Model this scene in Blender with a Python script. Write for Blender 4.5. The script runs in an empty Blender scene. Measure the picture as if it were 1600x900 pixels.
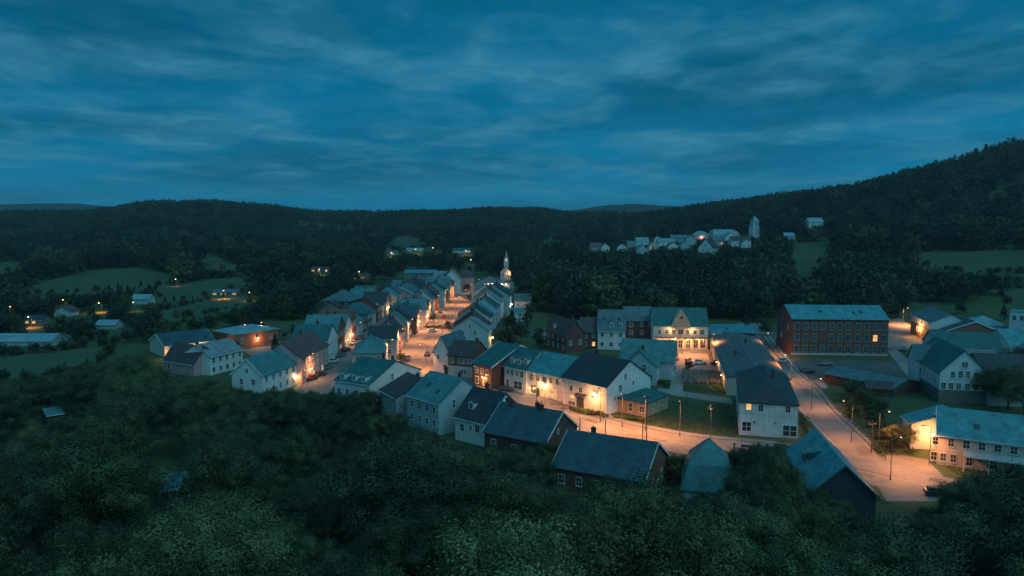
import bpy, math, random
import numpy as np
from mathutils import Vector, Matrix, noise
random.seed(7); np.random.seed(7)
R = math.radians
S = bpy.context.scene
COL = S.collection
# ------------------------------------------------------------------ camera
H = 46.0; F = 1150.0; PITCH = math.atan(115.0 / F)
cam = bpy.data.cameras.new('camera'); cam.lens = F / 1600 * 36; cam.sensor_width = 36
cam.clip_start = 0.5; cam.clip_end = 20000
camo = bpy.data.objects.new('camera', cam); COL.objects.link(camo)
camo.location = (0, 0, H); camo.rotation_euler = (math.pi / 2 - PITCH, 0, 0)
S.camera = camo
# ------------------------------------------------------------------ view
S.view_settings.view_transform = 'Standard'; S.view_settings.look = 'None'
S.view_settings.exposure = 0.06; S.view_settings.gamma = 1.0
try:
    S.cycles.use_denoising = True; S.cycles.denoising_prefilter = 'NONE'
    S.cycles.max_bounces = 5; S.cycles.diffuse_bounces = 2; S.cycles.glossy_bounces = 2
    S.cycles.transmission_bounces = 2; S.cycles.volume_bounces = 0
    S.cycles.sample_clamp_indirect = 3.0
    S.cycles.use_light_tree = True
    S.cycles.caustics_reflective = False; S.cycles.caustics_refractive = False
except Exception as e:
    print(e)
# ------------------------------------------------------------------ sky at dusk
W = bpy.data.worlds.new('World'); S.world = W; W.use_nodes = True
nt = W.node_tree; nt.nodes.clear()
def N(t, tree=None, **kw):
    n = (tree or nt).nodes.new(t)
    for k, v in kw.items(): setattr(n, k, v)
    return n
def math_node(tree, op, a, b=None, c=None):
    n = tree.nodes.new('ShaderNodeMath'); n.operation = op
    for i, x in enumerate((a, b, c)):
        if x is None: continue
        if isinstance(x, (int, float)): n.inputs[i].default_value = x
        else: tree.links.new(x, n.inputs[i])
    return n.outputs[0]
def mixc(tree, fac, a, b, mode='MIX'):
    n = tree.nodes.new('ShaderNodeMix'); n.data_type = 'RGBA'; n.blend_type = mode
    for i, x in ((0, fac), (6, a), (7, b)):
        if isinstance(x, (int, float)): n.inputs[i].default_value = x
        elif isinstance(x, tuple): n.inputs[i].default_value = (*x, 1) if len(x) == 3 else x
        else: tree.links.new(x, n.inputs[i])
    return n.outputs[2]
def ramp(tree, fac, stops):
    n = tree.nodes.new('ShaderNodeValToRGB'); e = n.color_ramp.elements
    while len(e) < len(stops): e.new(0.5)
    for q, (p, c) in zip(e, stops):
        q.position = p; q.color = (c, c, c, 1) if isinstance(c, (int, float)) else (*c, 1)
    tree.links.new(fac, n.inputs[0]); return n.outputs[0]
tc = N('ShaderNodeTexCoord'); sep = N('ShaderNodeSeparateXYZ')
nt.links.new(tc.outputs['Generated'], sep.inputs[0])
sx, sy, sz = sep.outputs
zc = math_node(nt, 'ADD', math_node(nt, 'MAXIMUM', sz, 0.0), 0.105)
cx = math_node(nt, 'DIVIDE', sx, zc); cyy = math_node(nt, 'DIVIDE', sy, zc)
comb = N('ShaderNodeCombineXYZ'); nt.links.new(cx, comb.inputs[0]); nt.links.new(cyy, comb.inputs[1])
def cloud(scale, det, rough, dist, rot, sc, loc=(0, 0, 0)):
    mp = N('ShaderNodeMapping'); mp.inputs['Rotation'].default_value = (0, 0, rot); mp.inputs['Scale'].default_value = sc
    mp.inputs['Location'].default_value = loc
    nt.links.new(comb.outputs[0], mp.inputs[0])
    nn = N('ShaderNodeTexNoise'); nn.inputs['Scale'].default_value = scale; nn.inputs['Detail'].default_value = det
    nn.inputs['Roughness'].default_value = rough; nn.inputs['Distortion'].default_value = dist
    nt.links.new(mp.outputs[0], nn.inputs[0]); return nn.outputs[0]
c1 = cloud(1.15, 9, 0.56, 0.45, R(-24), (1.15, 1.0, 1), (3.1, 1.7, 0))
c2 = cloud(3.6, 8, 0.56, 0.5, R(-40), (1.1, 1.0, 1), (1.3, 4.2, 0))
c3 = cloud(0.5, 4, 0.5, 0.3, R(10), (1.0, 1.2, 1), (7.7, 0.4, 0))
m1 = ramp(nt, c1, [(0.44, 0.0), (0.66, 1.0)])
m2 = ramp(nt, c2, [(0.46, 0.0), (0.74, 1.0)])
m3 = ramp(nt, c3, [(0.36, 0.0), (0.62, 1.0)])
mm = math_node(nt, 'ADD', math_node(nt, 'MULTIPLY', m1, 0.50), math_node(nt, 'MULTIPLY', math_node(nt, 'MULTIPLY', m2, 0.55), math_node(nt, 'ADD', m1, 0.25)))
SKY_LO = (0.0001, 0.165, 0.325); SKY_HI = (0.0001, 0.104, 0.204)
base = mixc(nt, ramp(nt, sz, [(0.0, 0.0), (0.30, 1.0)]), SKY_LO, SKY_HI)
base = mixc(nt, 1.0, base, ramp(nt, m3, [(0.0, 0.74), (1.0, 1.12)]), 'MULTIPLY')   # heavier banks of cloud
cl = mixc(nt, mm, base, (0.046, 0.228, 0.358))
low = ramp(nt, sz, [(0.0, 0.15), (0.06, 1.0)])
skyc = mixc(nt, low, base, cl)
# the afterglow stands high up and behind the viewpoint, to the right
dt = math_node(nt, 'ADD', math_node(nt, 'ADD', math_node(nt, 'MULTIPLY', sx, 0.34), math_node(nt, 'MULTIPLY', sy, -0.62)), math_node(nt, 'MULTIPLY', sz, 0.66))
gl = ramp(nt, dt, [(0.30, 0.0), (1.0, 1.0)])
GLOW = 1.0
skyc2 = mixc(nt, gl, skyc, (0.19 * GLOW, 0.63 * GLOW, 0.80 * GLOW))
nish = N('ShaderNodeTexSky'); nish.sky_type = 'NISHITA'; nish.sun_disc = False
nish.sun_elevation = R(1.0); nish.sun_rotation = R(150); nish.ozone_density = 6
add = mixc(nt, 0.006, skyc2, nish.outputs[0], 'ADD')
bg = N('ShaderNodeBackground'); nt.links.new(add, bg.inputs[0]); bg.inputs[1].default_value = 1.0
wo = N('ShaderNodeOutputWorld'); nt.links.new(bg.outputs[0], wo.inputs[0])
sun = bpy.data.lights.new('sun', 'SUN'); sun.energy = 0.42; sun.angle = R(28); sun.color = (0.40, 0.82, 1.0)
suno = bpy.data.objects.new('sun', sun); COL.objects.link(suno)
suno.rotation_euler = Vector((-0.50, 0.42, -0.75)).to_track_quat('-Z', 'Y').to_euler()

# ------------------------------------------------------------------ projection helpers
CP, SP = math.cos(PITCH), math.sin(PITCH)
def ray(u, v):
    a, b = (u - 800) / F, (450 - v) / F
    return Vector((a, CP + b * SP, -SP + b * CP))
def at(u, v, z=0.0):
    d = ray(u, v); t = (z - H) / d.z
    return Vector((d.x * t, d.y * t, z))
def pix(x, y, z):
    dx, dy, dz = x, y, z - H
    zc = dy * CP - dz * SP
    if zc < 0.1: return (1e5, 1e5)
    return (800 + F * dx / zc, 450 - F * (dy * SP + dz * CP) / zc)
def interp(x, tab):
    if x <= tab[0][0]: return tab[0][1]
    for (a, p), (b, q) in zip(tab, tab[1:]):
        if x <= b: return p + (q - p) * (x - a) / (b - a)
    return tab[-1][1]
def inpoly(u, v, P):
    c = False; n = len(P); j = n - 1
    for i in range(n):
        if (P[i][1] > v) != (P[j][1] > v) and u < (P[j][0] - P[i][0]) * (v - P[i][1]) / (P[j][1] - P[i][1]) + P[i][0]: c = not c
        j = i
    return c
# ------------------------------------------------------------------ terrain shape
CREST = [(-900, 325), (-300, 328), (0, 331), (130, 330), (180, 324), (230, 315), (330, 314), (400, 319), (500, 329), (600, 331), (700, 329), (760, 324),
         (840, 325), (890, 332), (1000, 333), (1060, 325), (1150, 313), (1250, 299), (1330, 289), (1400, 270), (1480, 250), (1560, 228), (1600, 217), (1800, 172), (2300, 150)]
YC = [(-900, 1500), (500, 1550), (800, 1700), (1060, 1350), (1300, 1080), (1600, 900), (2300, 800)]
YB = [(-900, 520), (300, 560), (600, 640), (800, 520), (1000, 380), (1300, 350), (1600, 330), (2300, 300)]
FG = [(-60, 40), (0, 30), (20, 21), (40, 12.5), (60, 6.4), (75, 3.6), (90, 1.6), (105, 0.5), (115, 0.0)]
def ss(t):
    t = max(0.0, min(1.0, t)); return t * t * (3 - 2 * t)
def ground(x, y):
    if y < 115: return interp(y, FG) + 0.0
    u = 800 + F * x / y
    y0 = interp(u, YB)
    if y <= y0: return 0.0
    yc = interp(u, YC); hc = H + (335 - interp(u, CREST)) * yc / F - 13
    t = (y - y0) / (yc - y0)
    if t <= 1: z = hc * (0.35 * t + 0.65 * ss(t)) if t < 1 else hc
    else: z = hc * max(0.25, 1 - 0.9 * (t - 1) ** 1.3)
    w = min(1.0, t * 3)
    nz = noise.noise(Vector((x / 210, y / 210, 1.3))) * 11 + noise.noise(Vector((x / 75, y / 75, 5.3))) * 3.0
    return z + nz * w * (1 - 0.75 * ss((t - 0.6) / 0.4) if t < 1 else 0.25)
def at_ground(u, v, ymin=100):
    d = ray(u, v); t = ymin / d.y; 
    while t < 5000:
        x, y, z = d.x * t, d.y * t, H + d.z * t
        if z <= ground(x, y): return Vector((x, y, ground(x, y)))
        t *= 1.004
    return Vector((d.x * t, d.y * t, ground(d.x * t, d.y * t)))
# ------------------------------------------------------------------ materials
def new_mat(name):
    m = bpy.data.materials.new(name); m.use_nodes = True
    t = m.node_tree; b = t.nodes['Principled BSDF']; return m, t, b
def objco(t, kind='Object'):
    n = t.nodes.new('ShaderNodeTexCoord'); return n.outputs[kind]
def noise_n(t, co, scale, detail=4, rough=0.55):
    n = t.nodes.new('ShaderNodeTexNoise'); n.inputs['Scale'].default_value = scale; n.inputs['Detail'].default_value = detail
    n.inputs['Roughness'].default_value = rough; t.links.new(co, n.inputs[0]); return n.outputs[0]
MATS = {}
def wall_mat(key, col, var=0.22, kind='plaster'):
    if key in MATS: return MATS[key]
    m, t, b = new_mat(key); co = objco(t)
    n1 = ramp(t, noise_n(t, co, 0.45, 6, 0.65), [(0.3, 1 - var), (0.7, 1.0)])
    mp = t.nodes.new('ShaderNodeMapping'); mp.inputs['Scale'].default_value = (3, 3, 0.35); t.links.new(co, mp.inputs[0])
    n2 = ramp(t, noise_n(t, mp.outputs[0], 1.0, 5, 0.6), [(0.35, 1 - var * 0.8), (0.6, 1.0)])
    c = mixc(t, 1.0, mixc(t, 1.0, col, n1, 'MULTIPLY'), n2, 'MULTIPLY')
    if kind == 'brick':
        sx_ = t.nodes.new('ShaderNodeSeparateXYZ'); t.links.new(co, sx_.inputs[0])
        cb = t.nodes.new('ShaderNodeCombineXYZ'); t.links.new(math_node(t, 'ADD', sx_.outputs[0], sx_.outputs[1]), cb.inputs[0]); t.links.new(sx_.outputs[2], cb.inputs[1])
        br = t.nodes.new('ShaderNodeTexBrick'); br.inputs['Scale'].default_value = 2.2; br.inputs['Mortar Size'].default_value = 0.03
        br.inputs['Color1'].default_value = (1, 1, 1, 1); br.inputs['Color2'].default_value = (0.62, 0.6, 0.6, 1); br.inputs['Mortar'].default_value = (1.35, 1.4, 1.45, 1)
        t.links.new(cb.outputs[0], br.inputs[0]); c = mixc(t, 1.0, c, br.outputs[0], 'MULTIPLY')
    if kind == 'board':
        sx_ = t.nodes.new('ShaderNodeSeparateXYZ'); t.links.new(co, sx_.inputs[0])
        w = math_node(t, 'FRACT', math_node(t, 'MULTIPLY', sx_.outputs[2], 4.5))
        c = mixc(t, 1.0, c, ramp(t, w, [(0.0, 0.62), (0.16, 1.0)]), 'MULTIPLY')
    t.links.new(c, b.inputs['Base Color']); b.inputs['Roughness'].default_value = 0.85
    MATS[key] = m; return m
def roof_mat(key, col, seam=0.0, rough=0.55):
    if key in MATS: return MATS[key]
    m, t, b = new_mat(key); co = objco(t)
    n1 = ramp(t, noise_n(t, co, 0.5, 8, 0.72), [(0.32, 0.5), (0.68, 1.2)])
    sx_ = t.nodes.new('ShaderNodeSeparateXYZ'); t.links.new(co, sx_.inputs[0])
    row = math_node(t, 'FRACT', math_node(t, 'MULTIPLY', sx_.outputs[2], 3.3))
    c = mixc(t, 1.0, col, n1, 'MULTIPLY')
    c = mixc(t, 1.0, c, ramp(t, row, [(0.0, 0.6), (0.35, 1.0)]), 'MULTIPLY')
    n2 = ramp(t, noise_n(t, co, 5.0, 3, 0.7), [(0.35, 0.8), (0.65, 1.08)])
    c = mixc(t, 1.0, c, n2, 'MULTIPLY')
    t.links.new(c, b.inputs['Base Color'])
    t.links.new(ramp(t, noise_n(t, co, 1.2, 4), [(0.3, rough - 0.12), (0.7, rough + 0.2)]), b.inputs['Roughness'])
    MATS[key] = m; return m
def plain(key, col, rough=0.7, metal=0.0, var=0.15, scale=2.0):
    if key in MATS: return MATS[key]
    m, t, b = new_mat(key); co = objco(t)
    c = mixc(t, 1.0, col, ramp(t, noise_n(t, co, scale, 5), [(0.3, 1 - var), (0.7, 1 + var * 0.4)]), 'MULTIPLY')
    t.links.new(c, b.inputs['Base Color']); b.inputs['Roughness'].default_value = rough; b.inputs['Metallic'].default_value = metal
    MATS[key] = m; return m
def emit(key, col, s, sc=1.7, lo=.5):
    if key in MATS: return MATS[key]
    m, t, b = new_mat(key); b.inputs['Base Color'].default_value = (0.3, 0.25, 0.2, 1)
    co = objco(t); c = mixc(t, 1.0, col, ramp(t, noise_n(t, co, sc, 4), [(0.38, lo), (0.62, 1.1)]), 'MULTIPLY')
    t.links.new(c, b.inputs['Emission Color']); b.inputs['Emission Strength'].default_value = s
    MATS[key] = m; return m
white = wall_mat('white_render', (0.74, 0.73, 0.72)); white2 = wall_mat('white_boards', (0.68, 0.69, 0.70), 0.2, 'board')
cream = wall_mat('cream_render', (0.62, 0.52, 0.44)); grey = wall_mat('grey_render', (0.42, 0.42, 0.43), 0.3)
pink = wall_mat('pink_render', (0.58, 0.36, 0.36), 0.3); paleblue = wall_mat('pale_blue_render', (0.40, 0.52, 0.56), 0.25)
brick = wall_mat('red_brick', (0.27, 0.095, 0.068), 0.35, 'brick'); dbrick = wall_mat('dark_brick', (0.15, 0.065, 0.055), 0.35, 'brick')
obrick = wall_mat('orange_brick', (0.34, 0.13, 0.085), 0.3, 'brick'); navy = wall_mat('navy_boards', (0.035, 0.05, 0.07), 0.3, 'board')
stone = wall_mat('grey_stone', (0.22, 0.19, 0.18), 0.35, 'brick'); tan = wall_mat('tan_stucco', (0.48, 0.33, 0.22), 0.3)
r_teal = roof_mat('teal_roof', (0.07, 0.22, 0.235)); r_green = roof_mat('green_roof', (0.02, 0.13, 0.135)); r_dark = roof_mat('dark_roof', (0.03, 0.042, 0.052))
r_slate = roof_mat('slate_roof', (0.09, 0.16, 0.185)); r_brown = roof_mat('brown_roof', (0.085, 0.05, 0.05)); r_red = roof_mat('dull_red_roof', (0.17, 0.075, 0.075))
r_light = roof_mat('pale_metal_roof', (0.2, 0.38, 0.43), rough=0.45); r_blue = roof_mat('blue_metal_roof', (0.07, 0.29, 0.34), rough=0.45)
r_navy = roof_mat('navy_roof', (0.035, 0.085, 0.11)); r_pale = roof_mat('pale_slate_roof', (0.24, 0.28, 0.31)); r_grey = roof_mat('grey_felt_roof', (0.105, 0.11, 0.115))
trim = plain('white_trim', (0.7, 0.7, 0.68), 0.6); dtrim = plain('dark_trim', (0.06, 0.06, 0.065), 0.6)
metal = plain('grey_metal', (0.16, 0.16, 0.17), 0.45, 0.6); wood = plain('weathered_wood', (0.10, 0.07, 0.05), 0.85, var=0.4)
def glass_mat():
    m, t, b = new_mat('window_glass'); oi = t.nodes.new('ShaderNodeObjectInfo')
    c = mixc(t, oi.outputs['Random'], (0.012, 0.016, 0.02), (0.06, 0.07, 0.08)); t.links.new(c, b.inputs['Base Color'])
    b.inputs['Roughness'].default_value = 0.12; b.inputs['Specular IOR Level'].default_value = 0.6; return m
glass = glass_mat()
lit_w = emit('lit_window', (1.0, 0.48, 0.12), 1.3); lit_s = emit('lit_shopfront', (1.0, 0.5, 0.18), .8, 2.6, .12)
bulb_m = emit('lamp_glow', (1.0, 0.58, 0.22), 12.0); bulb_w = emit('pale_lamp_glow', (1.0, 0.85, 0.62), 10.0)

# ------------------------------------------------------------------ mesh helpers
class MB:
    def __init__(s): s.v = []; s.f = []
    def add(s, vs, fs):
        o = len(s.v); s.v += [tuple(p) for p in vs]; s.f += [tuple(i + o for i in f) for f in fs]; return s
    def box(s, x0, x1, y0, y1, z0, z1):
        return s.add([(x0, y0, z0), (x1, y0, z0), (x1, y1, z0), (x0, y1, z0), (x0, y0, z1), (x1, y0, z1), (x1, y1, z1), (x0, y1, z1)],
                     [(0, 3, 2, 1), (4, 5, 6, 7), (0, 1, 5, 4), (1, 2, 6, 5), (2, 3, 7, 6), (3, 0, 4, 7)])
    def prism(s, poly, a0, a1, axis='x'):
        n = len(poly)
        f = (lambda a, p: (a, p[0], p[1])) if axis == 'x' else (lambda a, p: (p[0], a, p[1])) if axis == 'y' else (lambda a, p: (p[0], p[1], a))
        vs = [f(a0, p) for p in poly] + [f(a1, p) for p in poly]
        fs = [tuple(range(n))[::-1], tuple(range(n, 2 * n))] + [(i, (i + 1) % n, n + (i + 1) % n, n + i) for i in range(n)]
        return s.add(vs, fs)
    def tube(s, p, q, r0, r1=None, n=8):
        r1 = r0 if r1 is None else r1; p = Vector(p); q = Vector(q); d = (q - p).normalized()
        a = d.orthogonal().normalized(); b = d.cross(a); vs = []
        for c, r in ((p, r0), (q, r1)):
            for i in range(n):
                t = 2 * math.pi * i / n; vs.append(c + a * r * math.cos(t) + b * r * math.sin(t))
        return s.add(vs, [tuple(range(n))[::-1], tuple(range(n, 2 * n))] + [(i, (i + 1) % n, n + (i + 1) % n, n + i) for i in range(n)])
    def ball(s, c, r, n=8, m=5, sz=1.0):
        vs = [(c[0], c[1], c[2] - r * sz)]; fs = []
        for j in range(1, m):
            a = -math.pi / 2 + math.pi * j / m
            for i in range(n):
                t = 2 * math.pi * i / n; vs.append((c[0] + r * math.cos(a) * math.cos(t), c[1] + r * math.cos(a) * math.sin(t), c[2] + r * sz * math.sin(a)))
        vs.append((c[0], c[1], c[2] + r * sz))
        for i in range(n):
            fs.append((0, 1 + (i + 1) % n, 1 + i)); fs.append((len(vs) - 1, 1 + (m - 2) * n + i, 1 + (m - 2) * n + (i + 1) % n))
            for j in range(m - 2):
                a = 1 + j * n + i; b = 1 + j * n + (i + 1) % n; fs.append((a, b, b + n, a + n))
        return s.add(vs, fs)
    def mesh(s, name, mat=None):
        m = bpy.data.meshes.new(name); m.from_pydata(s.v, [], s.f); m.validate()
        import bmesh
        bm = bmesh.new(); bm.from_mesh(m); bmesh.ops.recalc_face_normals(bm, faces=bm.faces); bm.to_mesh(m); bm.free()
        if mat: m.materials.append(mat)
        return m
    def build(s, name, mat, parent=None, loc=None, rz=0, bevel=0):
        return link(name, s.mesh(name, mat), parent, loc, rz)
def link(name, mesh, parent=None, loc=None, rz=0, scale=None):
    o = bpy.data.objects.new(name, mesh); COL.objects.link(o)
    if parent: o.parent = parent
    if loc is not None: o.location = loc
    o.rotation_euler.z = rz
    if scale: o.scale = scale
    return o
def empty(name, loc, rz, label, cat, group=None):
    o = bpy.data.objects.new(name, None); COL.objects.link(o); o.location = loc; o.rotation_euler.z = rz; o.empty_display_size = 0.5
    tag(o, label, cat, group); return o
def tag(o, label, cat, group=None):
    o['label'] = label; o['category'] = cat
    if group: o['group'] = group
    return o
def struct(name, mb, mat):
    o = mb.build(name, mat); o['kind'] = 'structure'; return o
def copy_tree(o, parent=None):
    c = o.copy(); COL.objects.link(c); c.parent = parent
    for ch in o.children: copy_tree(ch, c)
    return c
# window unit meshes: 1 wide, 1 high, facing -y
def win_frames():
    out = []
    for (nx, nz) in ((1, 1), (2, 2), (2, 3), (3, 2)):
        m = MB(); t = 0.09
        m.box(-.5 - t, -.5, -.08, .01, -.5 - t, .5 + t); m.box(.5, .5 + t, -.08, .01, -.5 - t, .5 + t)
        m.box(-.5, .5, -.08, .01, .5, .5 + t); m.box(-.5 - t * 1.3, .5 + t * 1.3, -.14, .008, -.5 - t * 1.2, -.5)
        for i in range(1, nx): m.box(-.5 + i / nx - .025, -.5 + i / nx + .025, -.055, .0, -.5, .5)
        for i in range(1, nz): m.box(-.5, .5, -.053, .002, -.5 + i / nz - .02, -.5 + i / nz + .02)
        out.append(m)
    return out
_wf = win_frames()
WF = {}
def win_frame_mesh(k, mat):
    if (k, mat.name) not in WF: WF[(k, mat.name)] = _wf[k].mesh('window', mat)
    return WF[(k, mat.name)]
PANE = {}
def pane_mesh(mat):
    if mat.name not in PANE: PANE[mat.name] = MB().box(-.499, .499, -.03, .004, -.499, .499).mesh('pane', mat)
    return PANE[mat.name]
def window(root, face, a, z, w, h, WD, style=1, fr=None, lit=None, name='window'):
    Wd, D = WD
    if face == 'f': loc = (a, -D / 2, z); rz = 0
    elif face == 'r': loc = (Wd / 2, a, z); rz = math.pi / 2
    elif face == 'l': loc = (-Wd / 2, a, z); rz = -math.pi / 2
    else: loc = (a, D / 2, z); rz = math.pi
    o = link(name, win_frame_mesh(style, fr or trim), root, loc, rz, (w, 1, h))
    link('pane', pane_mesh(lit or glass), o); return o
# ------------------------------------------------------------------ buildings
FOOT = []      # footprints (centre, ux, uy, half w, half d)
RECTS = []     # what each building shows in the picture: (u0, u1, v0, v1, y)
def gable_roof(W_, D_, h, rise, par, mb, ov=0.4, th=0.18, x0=0, y0=0):
    half = (D_ if par else W_) / 2; L = (W_ if par else D_) / 2 + 0.3; s = rise / half
    z = lambda a: h + rise - abs(a) * s + 0.025
    e = half + ov
    poly = [(-e, z(e)), (0, z(0)), (e, z(e)), (e, z(e) + th), (0, z(0) + th), (-e, z(e) + th)]
    if par: mb.prism([(p[0] + y0, p[1]) for p in poly], x0 - L, x0 + L, 'x')
    else: mb.prism([(p[0] + x0, p[1]) for p in poly], y0 - L, y0 + L, 'y')
def gable_wall(W_, D_, h, rise, par, mb, x0=0, y0=0, z0=0):
    half = (D_ if par else W_) / 2; L = (W_ if par else D_) / 2
    o = y0 if par else x0
    poly = [(o - half, z0), (o + half, z0), (o + half, h), (o, h + rise), (o - half, h)]
    mb.prism(poly, (x0 if par else y0) - L, (x0 if par else y0) + L, 'x' if par else 'y')
def hip_roof(W_, D_, h, rise, mb, ov=0.35, x0=0, y0=0, tiers=None):
    w, d = W_ / 2 + ov, D_ / 2 + ov
    rx, ry = max(0.15, W_ / 2 - D_ / 2), max(0.15, D_ / 2 - W_ / 2)
    rings = [(w, d, h - 0.12), (w, d, h + 0.1)]
    if tiers:
        f, zf = tiers; rings.append((w + (rx - w) * f, d + (ry - d) * f, h + rise * zf))
    rings.append((rx, ry, h + rise))
    vs = []
    for a, b, z in rings: vs += [(x0 - a, y0 - b, z), (x0 + a, y0 - b, z), (x0 + a, y0 + b, z), (x0 - a, y0 + b, z)]
    fs = [(3, 2, 1, 0)]
    for k in range(len(rings) - 1):
        for i in range(4): fs.append((4 * k + i, 4 * k + (i + 1) % 4, 4 * k + 4 + (i + 1) % 4, 4 * k + 4 + i))
    n = 4 * (len(rings) - 1); fs.append((n, n + 1, n + 2, n + 3)); mb.add(vs, fs)
def chimney(roof, x, y, z0, z1, mat=None, w=0.35):
    m = MB(); m.box(x - w, x + w, y - w * .8, y + w * .8, z0, z1); m.box(x - w - .08, x + w + .08, y - w * .8 - .08, y + w * .8 + .08, z1, z1 + .14)
    m.tube((x, y, z1 + .14), (x, y, z1 + .5), .13, .11, 8)
    m.build('chimney', mat or dbrick, roof)
def building(name, label, cat, A, B, h, depth=None, C=None, roof='par', rise=3.0, wm=None, rm=None, fw=None, rw=None, lw=None, z0=0.0,
             chim=(), dorm=(), extra=None, lit=(), world=False, group=None, ws=(0.95, 1.35), fr=None, style=1, door=None, sky=(), base=None, tiers=None, vis=0.5, edge=None):
    wm = wm or white; rm = rm or r_slate
    if world: a, b = Vector((A[0], A[1], h)), Vector((B[0], B[1], h))
    else: a, b = at(A[0], A[1], h + z0), at(B[0], B[1], h + z0)
    a.z = b.z = 0; ux = (b - a); Wd = ux.length; ux.normalize(); uy = Vector((-ux.y, ux.x, 0))
    if C is not None:
        c = at(C[0], C[1], h + z0); c.z = 0; depth = max(3.0, max((c - a).dot(uy), (c - b).dot(uy)))
    D = depth; ctr = (a + b) / 2 + uy * D / 2; rz = math.atan2(ux.y, ux.x)
    root = empty(name, (ctr.x, ctr.y, z0), rz, label, cat, group)
    FOOT.append((ctr.x, ctr.y, ux.x, ux.y, Wd / 2, D / 2))
    us = []; ve = []; vb = []; vt = []
    for sx_, sy_ in ((-1, -1), (1, -1), (1, 1), (-1, 1)):
        q = ctr + ux * sx_ * Wd / 2 + uy * sy_ * D / 2
        p = pix(q.x, q.y, z0 + h); us.append(p[0]); ve.append(p[1]); vb.append(pix(q.x, q.y, z0)[1]); vt.append(pix(q.x, q.y, z0 + h + rise)[1])
    RECTS.append((min(us) - 1, max(us) + 1, min(vt), max(ve) + vis * (max(vb) - max(ve)), ctr.y - D / 2))
    wmb = MB(); rmb = MB(); zb = -0.8
    if roof in ('par', 'perp'):
        gable_wall(Wd, D, h, rise, roof == 'par', wmb, z0=zb); gable_roof(Wd, D, h, rise, roof == 'par', rmb)
    elif roof == 'hip': wmb.box(-Wd / 2, Wd / 2, -D / 2, D / 2, zb, h); hip_roof(Wd, D, h + .02, rise, rmb, tiers=tiers)
    elif roof == 'flat':
        wmb.box(-Wd / 2, Wd / 2, -D / 2, D / 2, zb, h); rmb.box(-Wd / 2 - .15, Wd / 2 + .15, -D / 2 - .15, D / 2 + .15, h + .003, h + .25)
        rmb.box(-Wd / 2 + .3, Wd / 2 - .3, -D / 2 + .3, D / 2 - .3, h + .24, h + .32)
    if extra:
        for (kind, x0, y0, w2, d2, h2, r2) in extra:
            if kind == 'hip': wmb.box(x0 - w2 / 2, x0 + w2 / 2, y0 - d2 / 2, y0 + d2 / 2, zb, h2); hip_roof(w2, d2, h2 + .02, r2, rmb, x0=x0, y0=y0)
            else: gable_wall(w2, d2, h2, r2, kind == 'par', wmb, x0, y0, zb); gable_roof(w2, d2, h2, r2, kind == 'par', rmb, x0=x0, y0=y0)
    wo_ = wmb.build('wall', wm, root); ro = rmb.build('roof', rm, root)
    if base:   # lower storey of another material, 3 cm proud
        bm_, bh = base; MB().box(-Wd / 2 - .04, Wd / 2 + .04, -D / 2 - .04, D / 2 + .04, zb, bh).build('lower_storey', bm_, root)
    if edge and roof in ('par', 'perp'):   # pale verge boards on the gable ends
        half = (D if roof == 'par' else Wd) / 2; L = (Wd if roof == 'par' else D) / 2 + .3; s = rise / half; e = half + .42
        for sg in (-1, 1):
            m = MB()
            for q in (-1, 1):
                m.prism([(0, h + rise - .12), (q * e, h + rise - e * s - .12), (q * e, h + rise - e * s + .24), (0, h + rise + .24)], sg * L, sg * (L + .06), 'x' if roof == 'par' else 'y')
            m.build('verge_board', edge, ro)
    # gutters along the eaves
    if roof in ('par',) and ctr.y < 330:
        sl = rise / (D / 2)
        MB().tube((-Wd / 2 - .2, -D / 2 - .45, h - .4 * sl + .1), (Wd / 2 + .2, -D / 2 - .45, h - .4 * sl + .1), .07, n=6).build('gutter', dtrim if wm in (brick, dbrick) else trim, ro)
    k = 0
    for face, spec, Ln in (('f', fw, Wd), ('r', rw, D), ('l', lw, D)):
        if not spec: continue
        if isinstance(spec, tuple):
            rows, cols = spec
            pts = [(-Ln / 2 + Ln * (c + .5) / cols, h * (r_ + .56) / rows) for r_ in range(rows) for c in range(cols)]
        else: pts = spec
        for pt in pts:
            w_, h_ = (pt[2], pt[3]) if len(pt) >= 4 else ws
            lt = None
            if k in lit: lt = lit_w
            if len(pt) == 5: lt = pt[4]
            window(root, face, pt[0], pt[1], w_, h_, (Wd + (.08 if base and pt[1] < base[1] else 0), D + (.08 if base and pt[1] < base[1] else 0)), style, fr, lt); k += 1
    for (x, y) in chim:
        half = (D if roof != 'perp' else Wd) / 2; off = abs(y if roof != 'perp' else x)
        zt = h + rise * (1 - off / half) if roof in ('par', 'perp') else h + rise * .7
        chimney(ro, x, y, zt - .5, h + rise + .8)
    for (x, zf, w_) in dorm:   # dormers on the front slope of a par roof
        yy = -D / 2 * (1 - zf); zt = h + rise * zf; hh = 1.5
        m = MB(); m.prism([(x - w_ / 2, zt - .3), (x + w_ / 2, zt - .3), (x + w_ / 2, zt + hh), (x, zt + hh + .6), (x - w_ / 2, zt + hh)], yy, yy + 1.2 + D / 2 * hh / rise, 'y')
        do = m.build('dormer', white, root)
        m = MB(); e = w_ / 2 + .15
        m.prism([(x - e, zt + hh - .08), (x, zt + hh + .63), (x + e, zt + hh - .08), (x + e, zt + hh + .04), (x, zt + hh + .78), (x - e, zt + hh + .04)], yy - .15, yy + 1.3 + D / 2 * hh / rise, 'y').build('dormer_roof', rm, do)
        o = link('dormer_window', win_frame_mesh(1, trim), do, (x, yy, zt + hh * .52), 0, (w_ * .55, 1, 1.05)); link('pane', pane_mesh(glass), o)
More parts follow.
